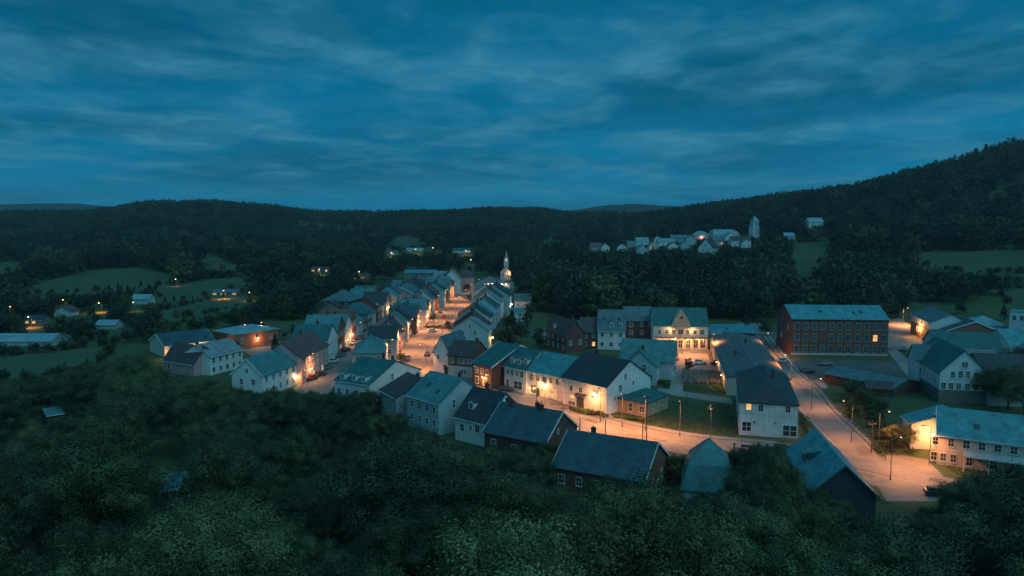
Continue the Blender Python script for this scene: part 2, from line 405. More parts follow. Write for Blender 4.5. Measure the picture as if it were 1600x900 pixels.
    for (x, zf) in sky:
        half = D / 2; yy = -half * (1 - zf); zt = h + rise * zf + .2; s = math.atan2(rise, half)
        o = MB().box(-.45, .45, -.6, .6, 0, .12).build('skylight', glass, ro, (x, yy, zt)); o.rotation_euler.x = s
    if door:
        for (face, a_, w_, h_, mt) in door:
            loc, r_ = ((a_, -D / 2, 0), 0) if face == 'f' else ((Wd / 2, a_, 0), math.pi / 2) if face == 'r' else ((-Wd / 2, a_, 0), -math.pi / 2)
            m = MB(); m.box(-w_ / 2, w_ / 2, -.06, .01, 0, h_); d_ = m.build('door', mt, root, loc, r_)
            m = MB(); m.box(-w_ / 2 - .12, -w_ / 2, -.1, .01, 0, h_ + .12); m.box(w_ / 2, w_ / 2 + .12, -.1, .01, 0, h_ + .12); m.box(-w_ / 2, w_ / 2, -.1, .01, h_, h_ + .12)
            m.build('door_frame', trim, d_)
    root['W'] = Wd; root['D'] = D
    return root
# ------------------------------------------------------------------ terrain
def world_mat(key, stops_scale, c1_, c2_, c3_=None, rough=0.95, s3=0.02):
    m, t, b = new_mat(key); g = t.nodes.new('ShaderNodeNewGeometry'); co = g.outputs['Position']
    n1 = ramp(t, noise_n(t, co, stops_scale, 8, 0.65), [(0.35, 0.0), (0.65, 1.0)])
    c = mixc(t, n1, c1_, c2_)
    if c3_: c = mixc(t, ramp(t, noise_n(t, co, s3, 5, 0.6), [(0.42, 0.0), (0.62, 1.0)]), c, c3_)
    n3 = ramp(t, noise_n(t, co, 2.2, 4, 0.7), [(0.3, 0.7), (0.7, 1.15)])
    c = mixc(t, 1.0, c, n3, 'MULTIPLY')
    t.links.new(c, b.inputs['Base Color']); b.inputs['Roughness'].default_value = rough
    b.inputs['Specular IOR Level'].default_value = 0.15; return m
grass_m = world_mat('meadow_grass', 0.12, (0.050, 0.076, 0.036), (0.082, 0.104, 0.05), (0.065, 0.09, 0.042))
asphalt_m = world_mat('worn_asphalt', 0.25, (0.20, 0.185, 0.18), (0.26, 0.245, 0.235), (0.165, 0.158, 0.155), 0.75, 0.09)
pave_m = world_mat('concrete_paving', 0.4, (0.26, 0.245, 0.23), (0.33, 0.31, 0.29), (0.21, 0.20, 0.19), 0.85, 0.1)
gravel_m = world_mat('grey_gravel_yard', 0.3, (0.10, 0.10, 0.10), (0.15, 0.145, 0.14), (0.085, 0.09, 0.085), 0.9, 0.06)
line_m = world_mat('road_paint', 0.8, (0.34, 0.33, 0.31), (0.5, 0.48, 0.45))
stripe_m = world_mat('pale_stripe', 0.9, (0.26, 0.25, 0.24), (0.34, 0.32, 0.30))
pasture_m = world_mat('pasture', 0.05, (0.058, 0.092, 0.050), (0.082, 0.115, 0.062), (0.070, 0.088, 0.048), s3=0.02)
FIELDS = [[(-60, 562), (60, 552), (180, 538), (165, 560), (150, 578), (100, 590), (-60, 604)], [(0, 464), (60, 442), (150, 420), (215, 418), (278, 430), (270, 443), (150, 455), (30, 462)], [(-40, 412), (30, 408), (42, 420), (-40, 432)],
          [(300, 398), (330, 397), (372, 415), (402, 423), (330, 420)], [(240, 453), (300, 440), (390, 431), (470, 430), (455, 440), (380, 448), (330, 462), (258, 474)], [(240, 488), (330, 468), (390, 456), (392, 472), (330, 490), (256, 500)],
          [(500, 361), (570, 355), (577, 362), (545, 375), (505, 369)], [(598, 376), (640, 368), (674, 380), (655, 389), (622, 385)], [(840, 374), (900, 363), (960, 355), (985, 360), (920, 369), (850, 380)],
          [(1245, 380), (1305, 376), (1292, 395), (1264, 428), (1243, 432), (1236, 400)], [(1420, 394), (1640, 389), (1640, 428), (1500, 426), (1428, 412)], [(400, 502), (490, 500), (475, 522), (400, 532), (385, 515)], [(785, 484), (870, 490), (860, 520), (800, 545)],
          [(548, 428), (600, 424), (604, 434), (560, 438)], [(1555, 452), (1640, 448), (1640, 482), (1575, 474)]]
ys = [-60, -40, -20, -5, 5, 12, 20, 28, 36, 44, 52, 60, 68, 76, 84, 92, 100, 108, 115]
y = 125.0
while y < 620: ys.append(y); y += 9
while y < 4700: ys.append(y); y *= 1.022 if y < 2400 else 1.08
nx = 300; vs = []; fs = []
for y in ys:
    for i in range(nx + 1):
        t = -1.25 + 2.5 * i / nx; x = t * (max(y, 0) + 90); vs.append((x, y, ground(x, y)))
for j in range(len(ys) - 1):
    for i in range(nx):
        a = j * (nx + 1) + i; fs.append((a, a + 1, a + nx + 2, a + nx + 1))
m = bpy.data.meshes.new('ground'); m.from_pydata(vs, [], fs); m.materials.append(grass_m)
m.materials.append(pasture_m)
for p in m.polygons:
    p.use_smooth = True; c = p.center; q = pix(c.x, c.y, c.z)
    if c.y > 180 and any(inpoly(q[0], q[1], P) for P in FIELDS): p.material_index = 1
g = bpy.data.objects.new('ground', m); COL.objects.link(g); g['kind'] = 'structure'
# distant ridges
hill_m = world_mat('distant_woodland', 0.03, (0.03, 0.045, 0.03), (0.045, 0.06, 0.035), (0.025, 0.04, 0.025), s3=0.004)
def ridge(tab, yy, name):
    mb = MB(); n = 90; k = 8; u0, u1 = tab[0][0], tab[-1][0]; vs = []
    for j in range(k + 1):
        for i in range(n + 1):
            u = u0 + (u1 - u0) * i / n; top = H + (335 - interp(u, tab)) * yy / F
            f = math.sin(math.pi * j / k); yj = yy + (j - k / 2) * 160; x = (u - 800) / F * yj
            vs.append((x, yj, -30 + (top + 30) * f + noise.noise(Vector((x / 60, yj / 60, 0))) * 5 * f))
    mb.add(vs, [(j * (n + 1) + i, j * (n + 1) + i + 1, (j + 1) * (n + 1) + i + 1, (j + 1) * (n + 1) + i) for j in range(k) for i in range(n)])
    struct(name, mb, hill_m)
ridge([(-700, 330), (-300, 322), (0, 320), (60, 318), (120, 318), (170, 322), (230, 332), (300, 345)], 3600, 'hills')
ridge([(820, 345), (880, 331), (920, 325), (960, 320), (1010, 319), (1050, 322), (1100, 330), (1200, 345)], 3200, 'hills')
# ------------------------------------------------------------------ roads
def smooth(P, n=6):
    P = [Vector((p[0], p[1])) for p in P]; out = []
    Q = [P[0] * 2 - P[1]] + P + [P[-1] * 2 - P[-2]]
    for i in range(1, len(Q) - 2):
        for k in range(n):
            t = k / n; a, b, c, d = Q[i - 1:i + 3]
            out.append(0.5 * ((2 * b) + (c - a) * t + (2 * a - 5 * b + 4 * c - d) * t * t + (3 * b - a - 3 * c + d) * t ** 3))
    out.append(P[-1]); return out
def ribbon(P, l, r, z0, z1=None, mb=None):
    """strip between offsets l (left, positive) and r (right, negative) of a centre line; a solid when z1 is given"""
    mb = mb or MB(); S_ = P; n = len(S_); L = []; Rr = []
    for i in range(n):
        d = (S_[min(i + 1, n - 1)] - S_[max(i - 1, 0)]).normalized(); nrm = Vector((-d.y, d.x))
        ll = l if not callable(l) else l(i / (n - 1)); rr = r if not callable(r) else r(i / (n - 1))
        L.append(S_[i] + nrm * ll); Rr.append(S_[i] + nrm * rr)
    vs = []; fs = []
    if z1 is None:
        for a, b in zip(L, Rr): vs += [(a.x, a.y, z0), (b.x, b.y, z0)]
        for i in range(n - 1): fs.append((2 * i, 2 * i + 1, 2 * i + 3, 2 * i + 2))
    else:
        for a, b in zip(L, Rr): vs += [(a.x, a.y, z0), (b.x, b.y, z0), (b.x, b.y, z1), (a.x, a.y, z1)]
        for i in range(n - 1):
            for k in range(4): fs.append((4 * i + k, 4 * i + (k + 1) % 4, 4 * i + 4 + (k + 1) % 4, 4 * i + 4 + k))
        fs += [(0, 1, 2, 3), (4 * n - 4, 4 * n - 3, 4 * n - 2, 4 * n - 1)]
    mb.add(vs, fs); return mb
def sheet(name, P, z, mat, px=True):
    pts = [at(u, v) for u, v in P] if px else [Vector((a, b, 0)) for a, b in P]
    return struct(name, MB().add([(p.x, p.y, z) for p in pts], [tuple(range(len(pts)))]), mat)
ROADS = []
main_st = smooth([(-25, 196), (-29, 212), (-32, 235), (-32, 265), (-30.5, 300), (-29.5, 345), (-27.5, 390), (-22, 440), (-16, 490), (-6, 560)])
front_rd = smooth([(-40, 222), (-27, 208), (-9, 200), (6.3, 181), (16.6, 160), (26, 150), (37, 143), (50, 138.5), (60, 131), (72, 121), (88, 112), (110, 104), (150, 96)])
right_rd = smooth([(63, 128), (67, 140), (69.5, 155), (72, 171), (76.5, 191), (80, 213), (85, 240), (92, 272), (100, 310)])
left_st = smooth([(-50, 172), (-52.5, 190), (-53.5, 210), (-54, 235), (-55.5, 262), (-56.5, 290), (-56.5, 330), (-54, 380)])
struct('road', ribbon(main_st, 6.3, -6.3, .036), asphalt_m)
struct('road', ribbon(front_rd, 6.2, -6.2, .030), asphalt_m)
struct('road', ribbon(right_rd, lambda t: 3.9 - 0.4 * t, lambda t: -3.9 + .4 * t, .024), asphalt_m)
struct('road', ribbon(left_st, 3.8, -3.8, .024), asphalt_m)
ROADS = [(main_st, 9), (front_rd, 9), (right_rd, 6), (left_st, 6.5)]
# pavements with kerbs (real steps)
sw = struct('pavement', ribbon(main_st[8:], 8.4, 6.31, -.1, .14), pave_m)
struct('pavement', ribbon(main_st[8:], -6.31, -8.4, -.1, .14), pave_m)
struct('pavement', ribbon(front_rd[11:46], 8.0, 6.21, -.1, .135), pave_m)
struct('pavement', ribbon(left_st[3:], 5.0, 3.81, -.1, .13), pave_m)
struct('pavement', ribbon(left_st[3:], -3.81, -5.0, -.1, .13), pave_m)
struct('pavement', ribbon(right_rd[8:], -3.95, -5.0, -.1, .13), pave_m)
struct('kerb', ribbon(right_rd[14:], 4.0, 3.75, -.1, .12), pave_m)
# painted lines and thin pale stripes along the road
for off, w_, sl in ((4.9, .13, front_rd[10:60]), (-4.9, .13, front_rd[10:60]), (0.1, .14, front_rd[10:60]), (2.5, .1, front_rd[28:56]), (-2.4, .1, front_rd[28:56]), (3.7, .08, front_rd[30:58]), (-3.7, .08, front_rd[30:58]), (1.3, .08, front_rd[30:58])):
    struct('road_marking', ribbon(sl, off + w_ / 2, off - w_ / 2, .036), line_m if abs(off) > 4 or abs(off) < .2 else stripe_m)
for off in (3.2, -3.2): struct('road_marking', ribbon(right_rd[6:], off + .06, off - .06, .030), line_m)
for off in (4.4, -4.4): struct('road_marking', ribbon(main_st[3:], off + .06, off - .06, .042), line_m)
sheet('forecourt', [(1350, 722), (1395, 708), (1448, 718), (1478, 748), (1545, 752), (1580, 790), (1480, 815), (1440, 812), (1395, 800)], .018, asphalt_m)
sheet('yard', [(1372, 796), (1440, 812), (1432, 828), (1370, 818)], .014, pave_m)
sheet('square', [(1028, 545), (1128, 545), (1134, 577), (1094, 578), (1030, 574)], .020, asphalt_m)
sheet('path', [(1052, 574), (1072, 574), (1066, 612), (1046, 610)], .016, pave_m)
sheet('path', [(1028, 606), (1142, 622), (1146, 632), (1028, 614)], .020, pave_m)
sheet('yard', [(1162, 516), (1216, 518), (1232, 560), (1392, 564), (1440, 590), (1420, 606), (1330, 600), (1262, 600), (1205, 596)], .012, gravel_m)
sheet('yard', [(1240, 598), (1285, 592), (1294, 606), (1262, 612)], .018, pave_m)
sheet('road', [(1388, 499), (1405, 497), (1430, 512), (1472, 534), (1455, 548), (1386, 544)], .016, asphalt_m)
sheet('yard', [(1386, 548), (1400, 545), (1440, 580), (1420, 590)], .016, pave_m)
sheet('path', [(794, 500), (832, 497), (834, 501), (796, 505)], .016, pave_m)
sheet('yard', [(838, 516), (856, 512), (884, 534), (870, 542), (850, 530)], .016, pave_m)
sheet('yard', [(738, 598), (800, 606), (812, 618), (770, 616), (740, 606)], .034, pave_m)
sheet('yard', [(375, 545), (380, 526), (420, 524), (440, 534), (436, 546), (400, 560)], .016, pave_m)
sheet('path', [(30, 532), (70, 524), (110, 524), (112, 528), (70, 530), (32, 538)], .016, pave_m)

gtrim = plain('grey_trim', (0.3, 0.33, 0.34), 0.6)
rp_ = random.Random(3)
patch_m = world_mat('asphalt_patch', 0.5, (0.13, 0.122, 0.118), (0.16, 0.15, 0.145))
for P_, n_, w_ in ((main_st, 11, 4.6), (front_rd[12:62], 12, 4.6), (right_rd, 5, 2.6)):
    for i in range(n_):
        k = rp_.randrange(2, len(P_) - 3); d = (P_[k + 1] - P_[k]).normalized(); nr_ = Vector((-d.y, d.x)); c = P_[k] + nr_ * rp_.uniform(-w_, w_) * .8; a_, b_ = rp_.uniform(1, 4.5), rp_.uniform(.4, 1.2)
        q = [c + d * a_ + nr_ * b_, c - d * a_ * .9 + nr_ * b_ * 1.1, c - d * a_ - nr_ * b_, c + d * a_ * 1.1 - nr_ * b_]
        struct('road_patch', MB().add([(p.x, p.y, .0335 + .0105 * (P_ is main_st) - .006 * (P_ is right_rd)) for p in q], [(0, 1, 2, 3)]), patch_m)
gtrim = plain('grey_trim', (0.3, 0.33, 0.34), 0.6)
# ------------------------------------------------------------------ buildings beside the wood
B = building
B('terraced_house', 'big blue-grey house with slate roof and pale right gable beside the wood', 'house', (636, 617), (685, 631), 6.8, C=(735, 608), roof='par', rise=4.2,
  wm=paleblue, rm=r_teal, fw=[(-3.6, 5.2, .9, 1.3), (-.9, 5.2, .9, 1.3), (1.6, 5.2, .9, 1.3), (4.0, 5.2, .9, 1.3), (-3.6, 2.4, .9, 1.3), (-.9, 2.4, .9, 1.3), (1.6, 2.4, .9, 1.3), (4.0, 2.4, .9, 1.3)],
  rw=[(-2.5, 6.1, .7, 1.7), (1.5, 6.3, .7, 1.5)], chim=[(-3, 2.5), (3.4, 1.0)], sky=[(-2, .5), (2.4, .35)], vis=0.7)
B('house', 'low house with dark brown roof behind the big blue-grey house', 'house', (594, 609), (618, 622), 5.5, depth=14, rise=3.2, wm=grey, rm=r_brown, fw=(1, 2), chim=[(1, 0)])
B('house', 'white house with steep green mansard roof and three dormers above the tree tops', 'house', (523, 594), (576, 602), 5.6, C=(623, 573), rise=4.0, wm=white, rm=r_green,
  fw=(1, 4), rw=[(-1.5, 6.0, .8, 1.5), (-5.5, 3.4, .9, 1.4), (4, 5.0, .8, 1.4)], dorm=[(-3.4, .06, 1.6), (0.3, .06, 1.4), (3.3, .06, 1.4)], chim=[(-1, 3), (4.1, 0.5)], vis=0.2)
B('house', 'small white dark-roofed house with one dormer, beside the big blue-grey house', 'house', (711, 650), (760, 662), 4.9, depth=11.5, rise=5.0, wm=white, rm=r_dark,
  fw=[(-2.3, 2.9, 1.0, 1.4), (1.9, 3.4, 1.1, 1.4), (.1, 3.2, .6, .8)], dorm=[(-1.4, .3, 1.7)], chim=[(-1.5, 1)], vis=0.45)
B('brick_house', 'brick house with long navy roof, pale verges and soot-black chimneys', 'house', (757, 674), (852, 692), 4.6, C=(908, 667), rise=4.3, wm=dbrick, rm=r_navy, fw=[(-4.6, 2.6, 1.0, 1.5), (0, 2.4, 1, 1.3)],
  edge=trim, chim=[(-5.6, .4), (-4.0, -.6), (1.2, .3), (2.5, -.4)], vis=0.1, rw=[(-1.5, 5.6, .6, .9), (2.6, 2.9, .7, 1.1)])
B('brick_hall', 'long brick hall with navy roof between the wood and the lit road', 'hall', (864, 728), (1006, 752), 4.4, depth=14, rise=4.2, wm=brick, rm=r_navy, fw=(1, 5), rw=[(-2, 2.5, .9, 1.3), (3, 2.5, .9, 1.3)],
  edge=trim, chim=[(-3.5, .5)], vis=0, door=[('r', 0.5, 1.1, 2.1, wood)])
B('pavilion', 'blue-green pavilion with steep faceted pyramid roof among the trees beside the road', 'pavilion', (1067, 765), (1146, 772), 3.6, depth=8.6, roof='hip', rise=7.0, wm=paleblue, rm=r_teal, tiers=(.28, .55), fw=(1, 2), vis=0)
K8 = B('barn', 'tall barn with blue metal roof and dark navy gable', 'barn', (1270, 768), (1369, 774), 6.6, depth=18.5, roof='perp', rise=4.0, wm=navy, rm=r_blue, fw=None, edge=dtrim, vis=0)
# its dormer on the left slope
m = MB(); m.prism([(-3.4, 7.6), (-3.4, 9.25), (-1.0, 9.75), (-1.0, 8.6)], -1.2, 1.2, 'y'); dm = m.build('dormer', r_blue, K8, (0, 1.0, 0))
MB().prism([(-3.75, 9.2), (-.9, 9.8), (-.9, 9.92), (-3.75, 9.34)], -1.45, 1.45, 'y').build('dormer_roof', r_teal, dm)
MB().box(-3.46, -3.39, -1.0, 1.0, 7.85, 9.1).build('shutter_opening', dtrim, dm)
MB().box(-3.3, -1.9, -1.25, -1.19, 8.35, 9.1).build('shutter_opening', dtrim, dm)
# ------------------------------------------------------------------ the white house and its row, behind the road
Bc = B('white_house', 'large white gabled house with dark roof and a bright lamp on its front wall', 'house', (878, 589), (948, 605), 6.5, C=(998, 585), rise=5.0, wm=white, rm=r_dark,
  fw=[(-4.0, 4.3, .9, 1.2), (-.9, 4.4, 1.0, 1.3), (3.0, 3.9, .8, 1.2), (-3.6, 2.3, 1.3, .8, lit_w), (-3.8, .7, 2.2, .7)],
  rw=[(-1.5, 8.0, .7, 1.3), (-3.3, 5.5, .9, 1.5), (1.5, 6.1, .6, .9), (-1.9, 3.6, .6, .9), (-5.2, 3.3, .6, 1.0)],
  door=[('f', -1.0, 2.4, 2.6, dtrim)], chim=[(-4, 1)], vis=.95)
MB().prism([(-1.1, 3.0), (0, 3.5), (0, 3.62), (-1.1, 3.1)], -1.6, 1.6, 'x').build('awning', dtrim, Bc, (-.6, -Bc['D'] / 2 - .01, 0))
B('annex', 'low brick and plaster annex with dark hipped roof, beside the white house', 'annex', (966, 622), (1010, 630), 3.3, C=(1031, 614), roof='hip', rise=1.7, wm=tan, rm=r_green, fw=[(-.4, 1.7, .8, 1.9), (2.6, 1.7, 1.3, 1.3)], rw=[(-2, 1.9, 1.0, 1.2), (2, 1.9, 1.0, 1.2)], vis=.95, base=None)
B('house', 'teal-roofed house with a pale cross gable and columned porch, behind the white house', 'house', (974, 571), (1026, 574), 5.0, depth=8, roof='perp', rise=4.2, wm=paleblue, rm=r_teal,
  fw=[(1.2, 4.7, .9, 1.7), (-2.2, 2.0, 1, 1.7), (.5, 2.0, 1, 1.7), (2.8, 2.0, 1, 1.7)], extra=[('par', 1.0, 9.0, 15, 10, 5.2, 5.0)], chim=[(.4, -1)], vis=.9)
B('shop', 'white two-storey shop with pale blue-green roof and glowing shopfront', 'shop', (823, 578), (878, 589), 6.2, depth=12, rise=4.0, wm=white, rm=r_blue,
  fw=[(-4.2, 4.7, .9, 1.4), (-2.1, 4.7, 1.1, 1.4), (.2, 4.7, 1.1, 1.2), (2.3, 4.7, .9, 1.3), (4.4, 4.7, .9, 1.3), (-3.6, 1.6, 1.6, 2.0), (.1, 1.5, 2.4, 2.3, lit_s), (3.3, 1.5, 2.1, 2.2, lit_s)], vis=.95, door=[('f', -1.9, 1.0, 2.2, dtrim)])
B('shop', 'white shop with two dormers left of the glowing shopfront', 'shop', (788, 571), (822, 578), 6.3, depth=11, rise=4.2, wm=white, rm=r_green,
  fw=[(-2.6, 4.8, .8, 1.2), (-1.0, 4.8, .9, 1.4), (.8, 4.8, .7, 1.2), (2.5, 4.8, 1.1, 1.5), (-2.7, 1.9, .9, 1.8), (1.1, 1.8, 2.9, 1.9)], dorm=[(-1.8, .15, 1.4), (.6, .15, 1.4), (2.7, .22, 1.5)], vis=.95)
B('brick_house', 'dark brick gabled house with green roof and orange-lit plaster front', 'house', (738, 567), (768, 574), 6.0, C=(798, 547), rise=4.6, wm=dbrick, rm=r_green,
  fw=[(-2, 4.4, .9, 1.3), (.2, 4.4, .9, 1.3), (2.2, 4.4, .9, 1.3), (-2, 1.7, 1.1, 1.8), (1.4, 1.7, 1.4, 1.8)], rw=[(-4.5, 4.4, .9, 1.3), (-1, 4.6, .9, 1.3), (2.5, 4.4, .9, 1.3), (-4, 1.8, .9, 1.3), (0, 1.8, .9, 1.3), (-.5, 7.6, .7, 1.0)], chim=[(-2, 0)], edge=trim, vis=.95)
B('shop', 'brown-roofed corner shop with cream ground floor and brick upper floor', 'shop', (700, 554), (738, 557), 6.2, depth=10, rise=3.4, wm=brick, rm=r_brown, base=(cream, 3.1),
  fw=[(-2.6, 4.7, 1.0, 1.3), (0.2, 4.7, 1.4, 1.3), (1.9, 4.7, .8, 1.2), (3.1, 4.7, .8, 1.2), (.6, 1.6, .7, 1.2), (1.6, 1.6, .7, 1.2)], vis=.95, chim=[(3, 0)])
B('house', 'white end house with dark teal roof at the near end of the wide main street', 'house', (677, 549), (702, 551), 6.0, depth=13, roof='perp', rise=4.6, wm=white, rm=r_slate, fw=[(-1, 4.4, .8, 1.2), (1.2, 1.6, .9, 1.4)], lw=(2, 4), vis=.95)
# ------------------------------------------------------------------ row on the right of the main street (gables step down the street)
rowE = [(250, 13, -14.5, 6.4, 6.6, 4.2, paleblue, r_pale, 'pale cyan gabled house with pinkish roof, first large gable right of the main street'),
        (265, 12, -16.0, 5.8, 6.4, 4.4, paleblue, r_teal, 'cyan gabled house second in the row right of the main street'),
        (279, 13, -14.6, 6.0, 7.0, 4.2, white, r_dark, 'white gabled house with near-black roof right of the main street'),
        (294, 13, -13.6, 6.3, 6.6, 4.5, paleblue, r_light, 'gabled house with pale metal roof, fourth gable right of the main street'),
        (309, 13, -12.4, 6.2, 7.2, 4.2, grey, r_navy, 'grey gabled house with navy roof in the middle of the right-hand row'),
        (325, 15, -11.2, 6.4, 7.4, 4.6, white, r_pale, 'white gabled house with pale slate roof past the middle of the right-hand row'),
        (343, 17, -8.4, 7.4, 8.2, 5.0, paleblue, r_dark, 'broad blue gabled house with black roof, biggest in the far right-hand row'),
        (363, 13, -13.6, 6.4, 7.0, 4.0, white, r_teal, 'white house with teal roof before the flat-roofed hall'),
        (379, 16, -12.0, 7.6, 6.0, 3.0, grey, r_light, 'low grey house with pale roof next to the flat-roofed hall')]
WN = {'white_render': 'white', 'grey_render': 'grey', 'pink_render': 'pink', 'pale_blue_render': 'pale blue', 'red_brick': 'red brick', 'dark_brick': 'dark brick', 'cream_render': 'cream', 'tan_stucco': 'tan', 'grey_stone': 'grey stone'}
sr = random.Random(17); seen_lab = set()
def split_row(rows, mi, li):
    out = []
    for r in rows:
        r = list(r); yf, ln = r[0], r[1]
        if ln < 12: out.append(tuple(r)); continue
        a_ = ln * sr.uniform(.5, .6); r1 = list(r); r1[1] = a_ - .05; out.append(tuple(r1))
        r2 = list(r); r2[0] = yf + a_ + .05; r2[1] = ln - a_ - .05; r2[4] = r[4] + sr.choice((-1.3, -.8, .7, 1.1)); r2[5] = r[5] * sr.uniform(.8, 1.1); r2[3] = r[3] - sr.uniform(0, .5)
        for _ in range(9):
            r2[mi] = sr.choice((white, brick, pink, grey, dbrick, cream, tan, white)); r2[mi + 1] = sr.choice((r_brown, r_teal, r_dark, r_slate, r_red, r_green, r_navy))
            if r2[mi].name != r[mi].name and r2[mi + 1].name != r[mi + 1].name: break
        rn = r2[mi + 1].name.replace('_roof', '').replace('_', ' ')
        w_ = r[li].replace(',', '').split(); k_ = next((q for q in range(7) if q < len(w_) and w_[q] in ('roof', 'front')), None)
        if k_ is None: k_ = next((q for q in range(3, len(w_)) if w_[q] in ('left', 'right', 'on', 'in', 'up', 'before', 'next', 'past', 'mid', 'farther', 'second', 'third', 'at', 'near', 'closing', 'of', 'beside', 'behind', 'with')), 6) - 1
        r2[li] = ' '.join(('%s house with %s roof, just beyond the %s' % (WN[r2[mi].name], rn, ' '.join(w_[:k_ + 1]))).split()[:16])
        while r2[li].split()[-1] in ('and', 'with', 'a', 'the', 'in'): r2[li] = r2[li].rsplit(' ', 1)[0]
        if r2[li].endswith('with teal'): r2[li] = r2[li][:-10]
        if r2[li] in seen_lab: r2[li] = 'second ' + r2[li]
        seen_lab.add(r2[li]); out.append(tuple(r2))
    return out
rowE = split_row(rowE, 6, 8)
for i, (yf, ln, xc, hw, h_, ri, wm_, rm_, lab) in enumerate(rowE):
    B('terraced_house', lab, 'house', (xc - hw, yf), (xc + hw, yf - 1.5), h_, depth=ln, roof='perp', rise=ri, wm=wm_, rm=rm_, world=True, group='houses along the right of the main street',
      lw=(2, 2), fw=[(-2.2, h_ - .9, .9, 1.3), (1.8, h_ - .9, .9, 1.3), (0, h_ + 1.3, .7, 1.1)] if i < 9 else [(1.8, h_ - .9, .9, 1.3)], rw=(2, 2) if i < 9 else None, chim=[(.4, ln * .2)], vis=.6)
B('flat_hall', 'flat-roofed pale hall at the far end of the right-hand row', 'hall', (757, 443), (797, 444), 5.5, depth=10, roof='flat', rise=.4, wm=grey, rm=r_light, fw=(1, 5), lw=(1, 3))
for lab, a_, b_, h_, d_, rt, ri, wm_, rm_ in (('small grey house behind the broad blue gabled house, by the church lawn', (1, 352), (9, 351), 4.6, 9, 'par', 3.0, grey, r_slate), ('small pale shed on the lawn behind the right-hand row', (-1, 322), (5, 321), 3.0, 6, 'par', 1.6, white, r_teal),
    ('low brown-roofed house behind the second street, left of its middle', (-84, 318), (-74, 318), 4.6, 10, 'perp', 3.4, stone, r_brown), ('narrow dark-roofed house behind the end of the second street', (-72, 384), (-63, 384), 5.4, 12, 'perp', 3.8, dbrick, r_dark),
    ('small slate-roofed house between warehouse and second street', (-68, 412), (-58, 412), 5.2, 11, 'par', 3.4, cream, r_slate), ('teal-roofed house squeezed between the two rows of the town', (-50, 300), (-47.2, 300), 5.0, 12, 'perp', 2.0, tan, r_teal),
    ('brown-roofed house squeezed between the two rows of the town', (-51, 328), (-47.6, 328), 5.4, 12, 'perp', 2.4, brick, r_brown)):
    B('house', lab, 'house', a_, b_, h_, depth=d_, roof=rt, rise=ri, wm=wm_, rm=rm_, world=True, fw=(1, 2), rw=(1, 2))
# church
CH = B('church', 'white church with dark roof and illuminated spire at the end of the main street', 'church', (782, 425), (798, 425), 5.6, depth=9, roof='perp', rise=4.0, wm=paleblue, rm=r_slate, fw=[(-1.6, 3.5, .9, 2.4), (1.6, 3.5, .9, 2.4), (0, 6.6, 1.1, 2)], rw=(1, 4), vis=.9)
m = MB(); m.box(-1.6, 1.6, -1.6, 1.6, 0, 12.2); m.box(-1.8, 1.8, -1.8, 1.8, 12.2, 12.5)
tw = m.build('tower', white, CH, (0.4, 3, 0))
m = MB(); m.box(-1.35, 1.35, -1.35, 1.35, 12.5, 15); m.box(-1.5, 1.5, -1.5, 1.5, 15, 15.2); m.build('belfry', white, tw)
m = MB(); n = 8; vs = [(1.45 * math.cos(2 * math.pi * (i + .5) / n), 1.45 * math.sin(2 * math.pi * (i + .5) / n), 15.2) for i in range(n)] + [(0, 0, 20.6)]
m.add(vs, [(i, (i + 1) % n, n) for i in range(n)] + [tuple(range(n))[::-1]]); m.build('spire', wall_mat('spire_slate', (.42, .34, .33)), tw)
for sx_, sy_, r_ in ((0, -1, 0), (1, 0, math.pi / 2), (-1, 0, -math.pi / 2)):
    o = link('belfry_opening', win_frame_mesh(0, trim), tw, (sx_ * 1.35, sy_ * 1.35, 13.8), r_, (1.1, 1, 1.6)); link('pane', pane_mesh(lit_w), o)
# ------------------------------------------------------------------ left of the main street
B('terraced_house', 'large teal-roofed house with hipped roof left of the near end of the main street', 'house', (550, 553), (600, 552), 6.2, depth=17, roof='hip', rise=3.6, wm=grey, rm=r_teal, rw=(2, 5), fw=(2, 3), chim=[(1, 3)])
rowW = [(236, 11, -42.2, 4.6, 5.6, 3.6, 'par', grey, r_dark, 'dark-roofed house with a pale ridge patch, second left of the main street'),
        (249, 12, -42.6, 4.8, 6.0, 4.0, 'perp', pink, r_brown, 'pale pink gabled house third on the left of the main street'),
        (263, 15, -43.0, 5.2, 6.4, 4.4, 'perp', grey, r_teal, 'long dark teal roofed house left of the main street'),
        (280, 16, -42.0, 5.2, 6.6, 4.0, 'par', brick, r_navy, 'navy-roofed house with orange-lit front left of the main street'),
        (298, 17, -40.8, 5.4, 7.0, 4.0, 'par', cream, r_teal, 'teal-roofed house with a bright lit front, mid left of the main street'),
        (317, 13, -41.0, 5.4, 7.2, 4.2, 'perp', pink, r_pale, 'pink gabled house with pale roof mid left of the main street'),
        (332, 14, -41.4, 5.4, 7.4, 4.6, 'perp', white, r_teal, 'tall white gabled house with teal roof mid left of the main street'),
        (349, 14, -41.0, 5.6, 7.2, 4.0, 'perp', dbrick, r_dark, 'dark brick gabled house with dark roof farther up the left side of the main street'),
        (366, 15, -39.6, 5.8, 7.2, 4.0, 'perp', paleblue, r_blue, 'blue-roofed gabled house farther up the left side of the main street'),
        (384, 18, -39.5, 6.0, 7.6, 4.6, 'par', stone, r_slate, 'large stone house with grey slate roof up the left side of the main street'),
        (405, 16, -38.4, 6.0, 7.0, 4.0, 'perp', tan, r_brown, 'tan house with brown roof near the far end of the main street'),
        (425, 14, -35.0, 5.0, 8.2, 5.6, 'perp', white, r_light, 'narrow white house with steep pale blue roof at the far end of the main street'),
        (442, 14, -28.5, 5.6, 8.4, 4.0, 'hip', pink, r_brown, 'pink house with brown hipped roof closing the far end of the main street')]
rowW = split_row(rowW, 7, 9)
